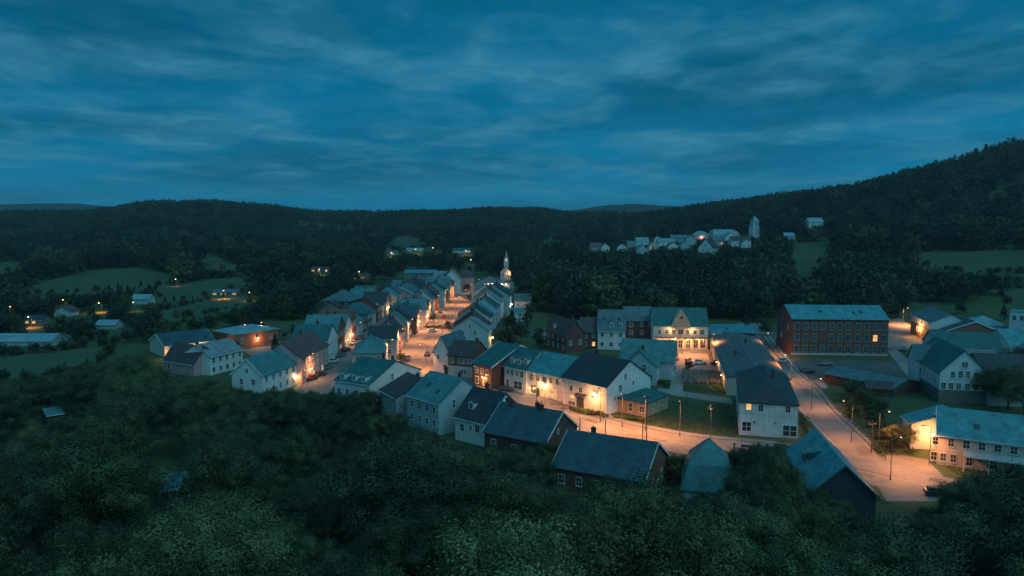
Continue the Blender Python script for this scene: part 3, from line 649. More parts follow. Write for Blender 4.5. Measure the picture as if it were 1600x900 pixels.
for i, (yf, ln, xc, hw, h_, ri, rt, wm_, rm_, lab) in enumerate(rowW):
    B('terraced_house', lab, 'house', (xc - hw, yf), (xc + hw, yf + .6), h_, depth=ln, roof=rt, rise=ri, wm=wm_, rm=rm_, world=True, group='houses along the left of the main street',
      rw=(2, 3), fw=(2, 2) if i < 12 else None, lit=(1, 4) if sr.random() < .3 else (), chim=[(.5, ln * .15)], vis=.6)
# second street
B('brick_house', 'pink and red brick house with dull red roof and a blazing lamp at its corner', 'house', (411, 559), (471, 560), 7.2, C=(502, 538), roof='perp', rise=4.2, wm=pink, rm=r_red, rw=(3, 6), fw=[(-1, 5.6, .8, 1.3), (2.5, 5.6, .8, 1.3)], lit=(4, 6, 9), chim=[(0, 3)], vis=.8)
rowL = [(224, 25, -62.6, 5.6, 7.2, 4.0, 'par', white, r_green, 'long white terrace with green roof beside the red-roofed house', (2, 8)),
        (250, 18, -63.0, 5.6, 7.2, 3.8, 'par', white, r_teal, 'white house with mansard dormer and one bright window on the second street', (2, 5)),
        (272, 16, -63.6, 6.2, 5.6, 4.4, 'perp', paleblue, r_teal, 'pale blue gabled house with teal roof on the second street', (1, 4)),
        (291, 20, -63.6, 6.0, 6.4, 4.0, 'hip', stone, r_green, 'hipped green-roofed house in the middle of the second street', (2, 4)),
        (313, 16, -63.4, 5.8, 6.8, 4.0, 'perp', brick, r_brown, 'brown-roofed red house farther along the second street', (2, 4)),
        (331, 12, -62.2, 5.2, 7.0, 3.8, 'par', cream, r_dark, 'cream house with glowing front at the far part of the second street', (2, 3)),
        (345, 14, -60.0, 5.8, 7.2, 4.0, 'perp', grey, r_blue, 'grey gabled house with blue-green roof at the end of the second street', (2, 3)),
        (362, 16, -56.5, 7.2, 6.4, 3.6, 'perp', pink, r_pale, 'wide pale gabled house at the end of the second street', (2, 3)),
        (381, 14, -55.0, 6.0, 6.4, 3.8, 'hip', white, r_slate, 'slate-roofed white house behind the end of the second street', (2, 3)),
        (399, 14, -54.0, 5.6, 6.6, 4.0, 'perp', grey, r_dark, 'dark-roofed grey house behind the far left houses', (2, 3)),
        (360, 13, -74.0, 5.6, 5.6, 3.6, 'par', white, r_teal, 'small white house with teal roof behind the second street', (1, 3))]
rowL = split_row(rowL, 7, 9)
for i, (yf, ln, xc, hw, h_, ri, rt, wm_, rm_, lab, rw_) in enumerate(rowL):
    B('terraced_house', lab, 'house', (xc - hw, yf), (xc + hw, yf), h_, depth=ln, roof=rt, rise=ri, wm=wm_, rm=rm_, world=True, group='houses on the second street',
      rw=(rw_[0], max(2, round(ln / 2.6))), fw=(2, 2) if i < 7 and rt != 'par' else None, lit=(1,) if sr.random() < .3 else (), chim=[(.5, 2)], vis=.6)
B('brick_block', 'square dark brick block with grey hipped roof standing at the left edge of the town', 'block', (504, 470), (546, 471), 7.4, depth=15, roof='hip', rise=4.2, wm=dbrick, rm=r_slate, fw=(2, 4), vis=.9)
B('warehouse', 'long low teal-roofed warehouse behind the far left houses', 'warehouse', (631, 427), (680, 427), 5.2, depth=16, roof='par', rise=1.8, wm=stone, rm=r_blue, fw=(1, 7), vis=.9)
B('barn', 'white barn next to the long low warehouse', 'barn', (678, 431), (697, 431), 6.0, depth=12, roof='par', rise=2.5, wm=white, rm=r_pale, fw=(1, 2), vis=.9)
B('house', 'narrow white house half hidden by trees before the warehouse', 'house', (636, 446), (652, 446), 5.0, depth=10, roof='perp', rise=3, wm=white, rm=r_slate, fw=(1, 2))
# ------------------------------------------------------------------ lower left group
B('workshop', 'long low workshop with dark blue roof at the left edge of the town', 'workshop', (257, 541), (335, 532), 3.8, depth=15, roof='par', rise=3.0, wm=cream, rm=r_navy, fw=(1, 7), lw=[(0, 2, .9, 1.3)], vis=.9, edge=trim, sky=[(-6, .4), (1, .6), (6, .35)])
B('brick_barn', 'red brick barn with pale flat-pitched roof behind the long workshop', 'barn', (333, 517), (366, 523), 5.6, C=(389, 506), roof='hip', rise=1.8, wm=obrick, rm=r_light, fw=None, rw=(1, 3), vis=.9)
B('house', 'low house with dark brown roof half hidden by the tree tops at left', 'house', (256, 562), (303, 569), 3.6, depth=8, roof='par', rise=4.4, wm=pink, rm=r_brown, fw=(1, 3), vis=0.2, chim=[(3, 0)])
B('house', 'white long house with grey-blue roof between the brick barn and the tree tops', 'house', (328, 558), (379, 546), 5.4, depth=11, roof='par', rise=3.0, wm=white, rm=r_pale, fw=(2, 5), rw=(1, 2), vis=0.75)
B('house', 'white two-storey house with teal roof just above the tree tops left of the red-roofed house', 'house', (362, 584), (410, 587), 5.8, C=(450, 567), roof='perp', rise=4.0, wm=white, rm=r_teal, rw=(2, 5), fw=[(-1.6, 4, .9, 1.4), (1.8, 4, .9, 1.4), (0, 6.8, .7, 1)], edge=trim, vis=0.55)
B('shed', 'small shed with blue-green roof among the trees at the far left', 'shed', (74, 650), (98, 646), 2.6, depth=6, roof='par', rise=.9, wm=wood, rm=r_teal, vis=0)
B('cottage', 'flat blue-green roof of a low cottage in a gap of the wood', 'cottage', (250, 768), (294, 762), 3.4, depth=7.5, roof='par', rise=.7, wm=wood, rm=r_blue, vis=0)
# ------------------------------------------------------------------ middle row before the wooded hill
B('brick_house', 'purple-brown roofed brick house at the left end of the terrace below the wood', 'house', (853, 515), (884, 524), 6.0, depth=7.5, roof='par', rise=4.6, wm=dbrick, rm=r_brown, fw=(2, 4), rw=(1, 2), dorm=[(-2.5, .2, 1.3)], vis=.95, chim=[(3, 1)])
B('house', 'small white house with teal roof between the two brick houses of the terrace', 'house', (885, 521), (909, 521), 5.6, depth=9, roof='par', rise=3.6, wm=white, rm=r_green, fw=(2, 3), vis=.95)
B('brick_house', 'dull brown brick house left of the white three-window terrace house', 'house', (909, 518), (934, 518), 6.0, depth=10, roof='par', rise=4.2, wm=dbrick, rm=r_brown, fw=(2, 2), vis=.95, lit=(1,), chim=[(0, 1)])
B('house', 'white terrace house with tall steep roof full of skylights', 'house', (934, 516), (977, 517), 6.6, depth=11, roof='par', rise=6.4, wm=white, rm=r_slate, fw=(2, 3), sky=[(-2.5, .55), (2.5, .55), (-.5, .4)], dorm=[(0, .14, 1.4), (3.1, .14, 1.3)], vis=.95, chim=[(-4, 0)])
B('brick_house', 'tall dark brick house joined to the left side of the hall with the pointed pediment', 'house', (978, 501), (1021, 501), 8.6, depth=11, roof='par', rise=4.2, wm=dbrick, rm=r_slate, fw=[(-3, 7.2, 1.3, 1.4), (.8, 7.2, 1.0, 1.3), (-3, 4.4, 1.2, 1.3), (.8, 4.4, 1.0, 1.3), (3.5, 7.2, .8, 1.2)], vis=.95)
HL = B('town_hall', 'white town hall with teal roof, pointed pediment and lit columned porch', 'town hall', (1021, 509), (1107, 510), 8.0, depth=13, roof='par', rise=5.4, wm=white, rm=r_green,
  fw=[(-7.2, 6.0, .9, 1.2), (-4.6, 6.0, 1, 1.3), (-2.4, 6.0, 1, 1.3), (2.4, 6.0, 1.0, 1.3), (4.8, 6.0, 1, 1.3), (7.2, 6.0, 1.4, 1.6), (0, 6.0, 1.6, 1.5)] + [(x, 1.9, 1.4, 2.7) for x in (-7.6, -5.2, -2.6, 0, 2.6, 5.2, 7.6)], vis=.97)
yF = -HL['D'] / 2
m = MB(); m.prism([(-2.9, 7.6), (2.9, 7.6), (2.6, 9.0), (0, 13.4), (-2.6, 9.0)], yF - .9, yF + 3.5, 'y'); pd = m.build('pediment', wall_mat('pediment_stucco', (.60, .42, .30)), HL)
m = MB(); m.box(-3.2, 3.2, yF - 1.1, yF - .02, 7.3, 7.75); m.build('cornice', cream, pd)
m = MB()
for sg in (-1, 1): m.prism([(sg * 3.3, 8.1), (sg * 2.8, 9.3), (0, 14.0), (0, 13.45), (sg * 2.5, 9.0), (sg * 2.95, 8.0)], yF - 1.05, yF + 4, 'y')
m.build('pediment_roof', cream, pd)
m = MB(); m.ball((0, yF - .9, 11), .5, 10, 6); m.build('emblem', dtrim, pd)
wHL = HL['W'] / 2
m = MB(); m.box(-wHL + .2, wHL - .2, yF - 2.2, yF + .02, 4.0, 4.35); m.box(-wHL + .2, wHL - .2, yF - 2.25, yF - 2.0, 4.35, 4.6)
for i in range(30): x = -wHL + .5 + i * (2 * wHL - 1) / 29; m.box(x - .05, x + .05, yF - 2.15, yF - 2.05, 4.6, 5.2)
m.box(-wHL + .2, wHL - .2, yF - 2.2, yF - 2.0, 5.2, 5.32); m.build('balcony', tan, HL)
for x in (-8.8, -6.4, -3.9, -1.3, 1.3, 3.9, 6.4, 8.8):
    m = MB(); m.box(x - .35, x + .35, yF - 2.1, yF - 1.5, .0, .5); m.tube((x, yF - 1.8, .5), (x, yF - 1.8, 3.6), .24, .2, 10); m.box(x - .32, x + .32, yF - 2.1, yF - 1.5, 3.6, 4.0); m.build('column', cream, HL)
B('hall_extension', 'low brick extension with wide teal roof right of the town hall', 'extension', (1109, 518), (1180, 521), 3.8, depth=18, roof='hip', rise=1.6, wm=brick, rm=r_blue, fw=None, vis=.9, sky=[(-2, .4)])
B('kiosk', 'little white garage building between the town hall and the long grey shed', 'garage', (1109, 523), (1128, 524), 4.4, depth=6, roof='flat', rise=.3, wm=paleblue, rm=r_pale, fw=[(-.3, 3.2, 1.3, .8), (.2, 1.5, 1.6, 1.4)], vis=.95)
A1, B1, C1 = at(1143, 581, 7), at(1216, 584, 7), at(1128, 523, 5)
B('long_shed', 'very long low shed with grey felt roof, behind the white corner house', 'shed', (54.8, 184.5), (69.5, 181.5), 4.6, depth=66, roof='perp', rise=1.3, wm=cream, rm=r_grey, world=True, lw=[(x, 2.4, 1.1, 1.3) for x in (-20, -14, -8, -2, 4, 10, 16, 22)], chim=[(2, 14), (-3, -6)], vis=.9)
B('corner_house', 'white two-storey house with dark hipped roof facing the road bend', 'house', (1156, 628), (1247, 634), 7.0, depth=29, roof='hip', rise=3.6, wm=white, rm=r_dark,
  fw=[(-3.9, 6.1, .95, 1.2, lit_w), (-1.5, 6.0, .9, 1.3), (3.8, 6.1, .95, 1.3), (-4.2, 1.9, 1.7, 1.9), (4.3, 1.6, 2.6, 2.2), (-2.7, 2.9, .4, .5), (1.4, 3.0, .5, .3)], lw=(2, 7), rw=(2, 6), chim=[(1.5, -2)], vis=.95)
ML = B('brick_mill', 'big three-storey red brick mill with pale teal metal roof and one glowing window', 'mill', (1238, 498.5), (1389, 500), 11.8, depth=17, roof='par', rise=3.6, wm=brick, rm=r_blue, style=2,
  fw=None, lw=[(-4, 8.6, .9, 1.7), (3, 5.0, .9, 1.7)], vis=.97, edge=dtrim, sky=[(-5, .5), (5.5, .45), (8, .5)])
Wm = ML['W']
for r_ in range(3):
    for c_ in range(11):
        if (r_, c_) in ((1, 3),): continue
        x = -Wm / 2 + 1.7 + c_ * (Wm - 3.4) / 10 + (.35 if c_ > 6 else 0); z = 2.0 + r_ * 3.75
        lt = lit_w if (r_, c_) == (1, 9) else None
        o = window(ML, 'f', x, z, 1.35, 2.0, (Wm, ML['D']), 2, gtrim, lt)
        MB().prism([(-.85, 0), (.85, 0), (.6, .3), (0, .42), (-.6, .3)], -.1, .01, 'y').build('arch', obrick, ML, (x, -ML['D'] / 2, z + 1.22))
MB().box(-Wm / 2 - .05, Wm / 2 + .05, -ML['D'] / 2 - .12, -ML['D'] / 2 + .05, 0, .55).build('plinth', cream, ML)
MB().box(-Wm / 2 - .05, Wm / 2 + .05, -ML['D'] / 2 - .2, -ML['D'] / 2 + .05, 11.2, 11.55).build('cornice', dbrick, ML)
MB().box(2.15, 2.5, -ML['D'] / 2 - .34, -.3, 11.7, 12.2).build('roof_ridge', dtrim, ML).hide_render = False
B('shed', 'low shed with blue-green roof and brick ends in front of the mill', 'shed', (1288, 584), (1398, 606), 2.4, depth=12, roof='par', rise=1.4, wm=dbrick, rm=r_slate, vis=.9)
B('shed', 'small brown-roofed lean-to before the low shed', 'shed', (1354, 606), (1396, 609), 2.0, depth=6, roof='par', rise=1.2, wm=dbrick, rm=r_brown, vis=.9)
# ------------------------------------------------------------------ right side
B('timbered_house', 'white boarded house with broad gable, dark right roof slope and brick lower storey', 'house', (1469, 581), (1544, 584), 7.6, depth=21, roof='perp', rise=5.4, wm=white2, rm=r_green,
  fw=[(-2.4, 7.0, .9, 1.5), (-.7, 7.2, .9, 1.6), (.9, 7.2, .9, 1.6), (2.6, 7.0, .9, 1.5), (.1, 9.6, 1.3, 1.3)] + [(x, 4.2, 1.0, 1.5) for x in (-4.4, -2.7, -1.0, .9, 2.7, 4.4)], style=2,
  extra=[('par', -4.0, 6.5, 5.2, 6, 7.9, 3.4)], lw=[(x, 5.0, 1.0, 1.6) for x in (-7.5, -5, -2, 0.5, 3)], base=(stone, 3.2), vis=.97)
B('house', 'house with large near-black roof right of the white boarded house', 'house', (1546, 592), (1625, 594), 6.6, depth=17, roof='par', rise=4.6, wm=grey, rm=r_dark, vis=.4)
B('house', 'long teal-roofed house behind the white boarded house', 'house', (1460, 543), (1568, 548), 6.0, depth=14, roof='par', rise=4.0, wm=white, rm=r_green, lw=[(0, 4, 1, 1.3)], vis=.5)
WB = B('brick_inn', 'brick inn with white upper floor and orange-lit windows, across from the mill', 'inn', (1424, 491), (1454, 504), 7.4, depth=13, roof='par', rise=3.0, wm=white, rm=r_slate, base=(obrick, 5.0),
  fw=[(-3.2, 6.2, .9, 1.1), (-.8, 6.2, .9, 1.1), (1.8, 6.2, .9, 1.1), (-3.4, 3.2, 1, 1.9, lit_w), (-1, 3.2, 1, 1.9, lit_w), (2.2, 3.0, 1.1, 2.0)], vis=.95)
B('brick_house', 'low brick house with navy roof and glowing windows joined to the inn', 'house', (1454, 507), (1476, 518), 5.2, C=(1518, 500), roof='par', rise=3.8, wm=obrick, rm=r_navy, edge=trim,
  fw=[(-3.6, 2.3, 1.2, 2.2, lit_s), (-1.2, 2.3, 1.2, 2.2, lit_s), (1.2, 2.3, 1.2, 2.2, lit_w), (3.6, 2.3, 1.2, 2.2, lit_s)], vis=.95)
B('house', 'pale roofed house with a pink-lit corner right of the inn', 'house', (1514, 508), (1574, 510), 5.4, depth=12, roof='hip', rise=3.0, wm=white, rm=r_light, fw=(1, 4), vis=.8)
B('house', 'white gabled house with bright teal roof near the right edge', 'house', (1535, 528), (1580, 543), 6.2, depth=22, roof='perp', rise=4.2, wm=white, rm=r_blue, fw=[(0, 5.5, .9, 1.3), (2.4, 3.5, .8, 1.2)], vis=.8)
B('tower_house', 'small square white tower with flat roof at the right edge', 'tower', (1578, 487), (1606, 489), 11.5, depth=7, roof='flat', rise=.4, wm=white, rm=r_light, fw=[(-1.2, 9.4, 1.1, 1.6), (1, 9.4, 1.1, 1.6)], vis=.6)
IN = B('assembly_house', 'cream two-storey house with bright teal roof, white canopy and a lamp on its gable', 'house', (1466, 679), (1612, 697), 5.6, depth=11.5, roof='par', rise=3.8, wm=cream, rm=r_blue,
  fw=[(-7.5, 4.4, .9, 1.4), (-5.0, 4.4, .9, 1.4), (-2.6, 4.4, 1.0, 1.5), (-.2, 4.4, 1.0, 1.3), (2.2, 4.4, 1, 1.3), (4.6, 4.4, 1, 1.3), (-7.6, 1.5, .9, 1.5), (-6.1, 1.5, .9, 1.4), (-4.5, 1.5, .9, 1.4), (-2.0, 1.4, .9, 1.6), (1.5, 1.4, 1.6, 1.8), (5, 1.4, 1.6, 1.8)],
  lw=[(2.6, 4.2, 1.0, 1.9), (-3.6, 4.3, .8, 1.4), (3.4, 1.5, 1.0, 1.7), (-1.0, 1.6, 1.0, 1.6), (.2, 7.2, .8, 1.1)], edge=trim, vis=.97, sky=[(-1, .4)])
m = MB(); m.prism([(-2.8, 2.75), (0, 3.3), (0, 3.42), (-2.8, 2.9)], -3.2, 8.5, 'x'); cp_ = m.build('canopy', gtrim, IN, (0, -IN['D'] / 2 - .01, 0))
for x in (-3.0, .8, 4.6, 8.2): MB().tube((x, -2.6, 0), (x, -2.6, 2.8), .08, n=8).build('canopy_post', trim, cp_)
B('house', 'white house wing with teal roof behind the cream two-storey house', 'house', (1411, 650), (1424, 662), 5.0, depth=14, roof='par', rise=2.6, wm=white, rm=r_blue, vis=.95)
# ------------------------------------------------------------------ hill village
def hv(name, label, cat, u, v, w, h, d, rise, rt, wm_, rm_, rz=0, **k):
    p = at_ground(u, v, 300 if u > 850 else 240); c, s = math.cos(rz), math.sin(rz)
    a = (p.x - w / 2 * c, p.y - w / 2 * s); b = (p.x + w / 2 * c, p.y + w / 2 * s)
    return B(name, label, cat, a, b, h, depth=d, roof=rt, rise=rise, wm=wm_, rm=rm_, world=True, z0=p.z - .3, **k)
G = 'houses of the hill village'
hv('house', 'house with dark red roof at the left end of the hill village', 'house', 931, 393, 12, 5, 9, 4, 'par', grey, r_red, group=G)
hv('house', 'white gabled house at the left end of the hill village', 'house', 946, 394, 9, 5.5, 12, 4, 'perp', white, r_slate, group=G, fw=(1, 2))
hv('house', 'white house with sheet-blue roof, topmost at the left of the hill village', 'house', 1004, 384, 14, 5, 12, 4, 'par', white, r_light, group=G, fw=(1, 3))
hv('house', 'blue gabled house below the sheet-blue roof in the hill village', 'house', 1004, 398, 11, 5, 12, 5, 'perp', paleblue, r_blue, group=G, fw=(1, 2))
hv('house', 'small grey house right of the blue gabled house in the hill village', 'house', 1021, 391, 10, 5, 9, 4, 'perp', cream, r_slate, group=G, lit=(0,), fw=(1, 2))
hv('house', 'long white house in the hill village above the grey one', 'house', 1040, 384, 16, 5, 9, 3, 'par', white, r_light, group=G, fw=(1, 4))
hv('house', 'teal-roofed long house in the middle of the hill village', 'house', 1062, 379, 18, 5, 10, 3, 'par', grey, r_teal, group=G)
hv('house', 'large cream hall with pale hipped roof and warm glow on the hill', 'hall', 1096, 376, 17, 6, 11, 4, 'hip', pink, r_light, group=G, fw=(1, 4))
hv('house', 'house with teal roof beside the large hall on the hill', 'house', 1079, 383, 10, 6, 10, 4, 'perp', paleblue, r_teal, group=G)
hv('chapel', 'white-gabled chapel with large black roof in front of the hill village', 'chapel', 1102, 398, 13, 6, 22, 8, 'perp', white, r_dark, rz=-.5, group=G, fw=[(-2, 4, 1, 2), (2, 4, 1, 2), (0, 8.5, 1.1, 1.6)])
hv('house', 'low house with pale roof behind the black-roofed chapel', 'house', 1131, 376, 20, 6, 10, 5, 'par', white, r_light, group=G, fw=(1, 4))
hv('house', 'pinkish house between the chapel and the white gable on the hill', 'house', 1127, 385, 16, 5.5, 10, 4, 'par', pink, r_slate, group=G, fw=(1, 3), lit=(1,))
hv('house', 'bright white gabled house in the hill village, beside the tower', 'house', 1142, 383, 12, 7, 12, 5, 'perp', white, r_light, group=G, fw=(1, 2))
hv('house', 'row house with many small windows below the tower on the hill', 'house', 1158, 384, 18, 5, 9, 3.5, 'par', white, r_brown, group=G, fw=(1, 5))
hv('house', 'small white house by itself high in the woods right of the tower', 'house', 1275, 355, 14, 5, 10, 4, 'par', white, r_light, group=G, fw=(1, 2))
hv('house', 'tiny pale house in the woods between the tower and the lone white house', 'house', 1234, 376, 9, 4, 8, 3, 'par', paleblue, r_light, group=G)
for (u, v, w_, rt, wm_, rm_, lab) in ((972, 393, 9, 'perp', white, r_slate, 'small white house between the left end and the blue gabled house of the hill village'), (987, 388, 9, 'par', grey, r_teal, 'small teal-roofed house left of the sheet-blue roof on the hill'), (1052, 391, 9, 'perp', white, r_dark, 'dark-roofed small house under the long white house on the hill'),
    (1071, 392, 8, 'perp', paleblue, r_light, 'small pale gable left of the black-roofed chapel'), (1118, 372, 10, 'par', white, r_slate, 'slate-roofed house at the top edge of the hill village'), (1149, 372, 9, 'perp', white, r_light, 'little white gable left of the bell tower'), (1166, 388, 8, 'perp', white, r_slate, 'small house directly below the bell tower'), (1028, 380, 8, 'perp', white, r_blue, 'little gabled house above the grey house on the hill')):
    hv('house', lab, 'house', u, v, w_, 4.6, 9, 3.4, rt, wm_, rm_, group=G, fw=(1, 2))
p = at_ground(1178, 372, 300)
TW = empty('bell_tower', (p.x, p.y, p.z - .3), .3, 'tall white bell tower with pointed cap above the hill village', 'tower')
m = MB(); m.box(-3.6, 3.6, -3.6, 3.6, -1, 12); m.box(-2.9, 2.9, -2.9, 2.9, 12, 16.5); m.box(-3.8, 3.8, -3.8, 3.8, 11.8, 12.2); m.build('wall', white, TW)
m = MB(); hip_roof(5.8, 5.8, 16.5, 5.5, m); m.build('roof', r_light, TW)
for a_ in range(4): o = link('belfry_opening', win_frame_mesh(0, trim), TW, (2.9 * math.sin(a_ * math.pi / 2), -2.9 * math.cos(a_ * math.pi / 2), 14.3), a_ * math.pi / 2, (1.5, 1, 2.6)); link('pane', pane_mesh(glass), o)
RECTS.append((1168, 1188, 340, 368, p.y))
# ------------------------------------------------------------------ farms and cottages in the left valley
G2 = 'scattered houses in the valley'
hv('farmhouse', 'bright cyan-roofed farmhouse alone in the left valley', 'farmhouse', 219, 476, 9, 3, 7, 2, 'par', paleblue, r_light, group=G2)
hv('farmhouse', 'cottage with reddish ridge and blue wall in the left valley', 'cottage', 97, 495, 7, 2.6, 7, 2, 'perp', paleblue, r_red, group=G2)
hv('barn', 'long barn with pale blue roof at the left edge of the valley', 'barn', 33, 541, 22, 2.2, 9, 1.8, 'par', grey, r_light, group=G2)
hv('farmhouse', 'small farmhouse with lit windows by the lane at far left', 'farmhouse', 51, 508, 8, 2.4, 6, 1.6, 'par', stone, r_dark, group=G2, fw=[(-2.4, 1.4, 1.4, .9, lit_w), (.6, 1.4, 1.2, .9, lit_w)])
hv('farmhouse', 'row of low lit houses beyond the middle fields', 'farmhouse', 352, 463, 14, 2.4, 6, 1.6, 'par', stone, r_slate, group=G2, fw=[(-6, 1.7, 2, 1.1, lit_s), (-2, 1.7, 1.2, 1.1, lit_s), (5, 1.7, 2, 1.1, lit_s)])
hv('farmhouse', 'farmhouse with strong orange light beyond the town at left', 'farmhouse', 500, 426, 14, 2.8, 6, 1.8, 'par', stone, r_brown, group=G2, fw=[(-5.5, 1.8, 2, 1.3, lit_s), (-1, 1.8, 1.5, 1.3, lit_s), (5, 1.8, 1.5, 1.3, lit_w)])
hv('farmhouse', 'white cottage with a pinkish light below the green slope', 'cottage', 613, 399, 11, 3, 7, 2, 'par', pink, r_slate, group=G2, fw=[(0, 2, 3, 1.6, lit_s)])
hv('farmhouse', 'group of pale low houses under the far fields', 'farmhouse', 648, 394, 18, 2.4, 7, 1.8, 'par', grey, r_light, group=G2, fw=[(-5, 1.6, 1.2, 1.0, lit_s), (6, 1.6, 1.2, 1.0, lit_s)])
hv('barn', 'green-roofed barn with a white lit end beyond the church', 'barn', 721, 396, 18, 3, 9, 2.2, 'par', white, r_green, group=G2, fw=[(7, 2.2, 3, 1.6, lit_s)])
hv('farmhouse', 'low house behind the left field, its roof hardly seen', 'farmhouse', 165, 514, 8, 2, 6, 1.4, 'par', grey, r_light, group=G2)
# ------------------------------------------------------------------ lamps
LN = {}; LASTB = [None]
def pt_light(parent, loc, power, col=(1.0, 0.44, 0.15), r=0.3, spot=False):
    k = (round(power), col, r, spot)
    if k not in LN:
        l = bpy.data.lights.new('lamp_light', 'SPOT' if spot else 'POINT'); l.energy = power; l.color = col; l.shadow_soft_size = r; LN[k] = l
        if spot: l.spot_size = R(156); l.spot_blend = .9
    o = bpy.data.objects.new('lamp_light', LN[k]); COL.objects.link(o); o.parent = parent; o.location = loc; return o
def street_lamp(x, y, rz, label, power=2200, hgt=6.5, arm=1.6, z=0.0, col=(1.0, 0.34, 0.095)):
    power *= 2.2; hgt += 1.2
    t = empty('street_lamp', (x, y, z), rz, label, 'street lamp', 'street lamps of the town')
    m = MB(); m.tube((0, 0, 0), (0, 0, .9), .13, .11, 10); m.tube((0, 0, .9), (0, 0, hgt), .08, .055, 8); m.build('pole', metal, t)
    m = MB(); m.tube((0, 0, hgt - .1), (arm * .6, 0, hgt + .35), .045, .04); m.tube((arm * .6, 0, hgt + .35), (arm, 0, hgt + .38), .04); m.build('arm', metal, t)
    m = MB(); m.prism([(arm - .1, hgt + .32), (arm + .65, hgt + .30), (arm + .6, hgt + .46), (arm + .1, hgt + .52)], -.16, .16, 'y'); hd = m.build('lamp_head', metal, t)
    t_b = MB().ball((arm + .3, 0, hgt + .28), .17, 8, 5, .5).build('bulb', bulb_m, hd); LASTB[0] = t_b
    pt_light(t, (arm + .3, 0, hgt + .0), power, col, spot=True); return t
def wall_lamp(p, nrm, label, power=700, col=(1.0, 0.46, 0.14), out=1.1, size=.2, mat=None, L=.6):
    rz = math.atan2(nrm[1], nrm[0]); t = empty('wall_lamp', p, rz, label, 'wall lamp', 'lamps on house walls')
    m = MB(); m.box(-.02, .06, -.12, .12, -.15, .15); m.tube((.05, 0, 0), (L, 0, .18), .035, n=6); m.build('bracket', metal, t)
    m = MB(); m.tube((L, 0, .1), (L, 0, .28), size * 1.3, .08, 10); m.build('lamp_shade', metal, t)
    MB().ball((L, 0, .04), size, 10, 6, .8).build('bulb', mat or bulb_m, t)
    pt_light(t, (out, 0, -.35), power, col, .2); return t
def on_wall(bo, face, a, z, label, **k):
    c, s = math.cos(bo.rotation_euler.z), math.sin(bo.rotation_euler.z); Wd, D = bo['W'], bo['D']
    a = max(-.36 * (Wd if face == 'f' else D), min(.36 * (Wd if face == 'f' else D), a))
    lx, ly, nx_, ny_ = {'f': (a, -D / 2, 0, -1), 'r': (Wd / 2, a, 1, 0), 'l': (-Wd / 2, a, -1, 0)}[face]
    lx += nx_ * .05; ly += ny_ * .05
    return wall_lamp((bo.location.x + lx * c - ly * s, bo.location.y + lx * s + ly * c, bo.location.z + z), (nx_ * c - ny_ * s, nx_ * s + ny_ * c), label, **k)
def find(word):
    for o in bpy.data.objects:
        if o.type == 'EMPTY' and 'W' in o and word in o['label'] and 'just beyond' not in o['label']: return o
    raise KeyError(word)
on_wall(find('large white gabled house with dark roof'), 'f', 3.9, 4.3, 'glaring lamp on the front wall of the large white gabled house', power=900, out=1.5, size=.42)
on_wall(find('pale blue-green roof and glowing shopfront'), 'f', .2, 3.5, 'long bright lamp over the glowing shopfront', power=700, size=.34)
on_wall(find('pale blue-green roof and glowing shopfront'), 'f', -4.6, 1.9, 'small lamp between the two white shops', power=220)
on_wall(find('orange-lit plaster front'), 'f', .9, 3.0, 'lamp on the plaster front of the green-roofed brick house', power=700)
on_wall(find('white canopy and a lamp'), 'l', .9, 3.6, 'yellow lamp on the gable of the cream two-storey house', power=900, size=.4)
rr = find('blazing lamp at its corner')
on_wall(rr, 'f', 5.0, 2.6, 'blazing yellow lamp on the corner of the pink and red brick house', power=500, size=.34)
on_wall(rr, 'r', -5, 3.2, 'lamp over the street side of the red-roofed brick house', power=500)
on_wall(find('white house with mansard dormer'), 'r', 3, 3.6, 'bright lamp on the white house of the second street', power=450, size=.32)
on_wall(find('cream house with glowing front'), 'r', 0, 3.8, 'strong lamp on the cream house front of the second street', power=1200, size=.4)
on_wall(find('navy-roofed house with orange-lit front'), 'r', 3, 4.0, 'orange lamp on the navy-roofed house in the main street', power=900, size=.3)
on_wall(find('teal-roofed house with a bright lit front'), 'r', 1, 4.2, 'bright lamp on the lit teal-roofed house in the main street', power=1100, size=.36)
on_wall(find('long low workshop'), 'f', -7.5, 1.9, 'yellow lamp under the eaves of the long low workshop', power=1100, size=.34)
on_wall(find('long low workshop'), 'f', 3, 2.4, 'second lamp under the eaves of the long low workshop, nearer the brick barn', power=900)
on_wall(find('low brick house with navy roof and glowing'), 'f', 0, 3.7, 'orange lamp on the low brick house with glowing windows', power=2400)
on_wall(find('across from the mill'), 'f', 1.0, 4.2, 'orange lamp on the brick inn front', power=2200)
on_wall(find('pale roofed house with a pink-lit corner'), 'l', -3, 2.6, 'pink-white lamp at the corner of the pale roofed house', power=500, col=(1.0, .55, .4))
for x in (-6.4, -2.0, 2.4, 6.8): on_wall(find('white town hall'), 'f', x, 3.5, 'one of the four porch lamps of the town hall', power=420, size=.14)
on_wall(find('white town hall'), 'f', -3.6, 7.0, 'added warm lamp beside the pediment of the town hall, left of it', power=260, size=.14)  # this pair is added to light up the facade
on_wall(find('white town hall'), 'f', 3.6, 7.0, 'added warm lamp beside the pediment of the town hall, right of it', power=260, size=.14)
tc_ = find('white church with dark roof')
on_wall(tc_, 'f', 2.4, 5.0, 'floodlight shining up the church tower', power=650, col=(1.0, .45, .2), out=1.5)
for x in (-6, -3, 0, 3, 6): on_wall(find('flat-roofed pale hall'), 'f', x, 5.6, 'lamp in the row of five along the flat-roofed hall', power=160, col=(1, .7, .45), size=.3)
on_wall(find('large cream hall with pale hipped'), 'f', 0, 4, 'warm lamp on the large hall of the hill village', power=500, col=(1, .6, .45))
on_wall(find('one bright window on the second'), 'r', -5, 3.0, 'small lamp low on the second street house', power=250)
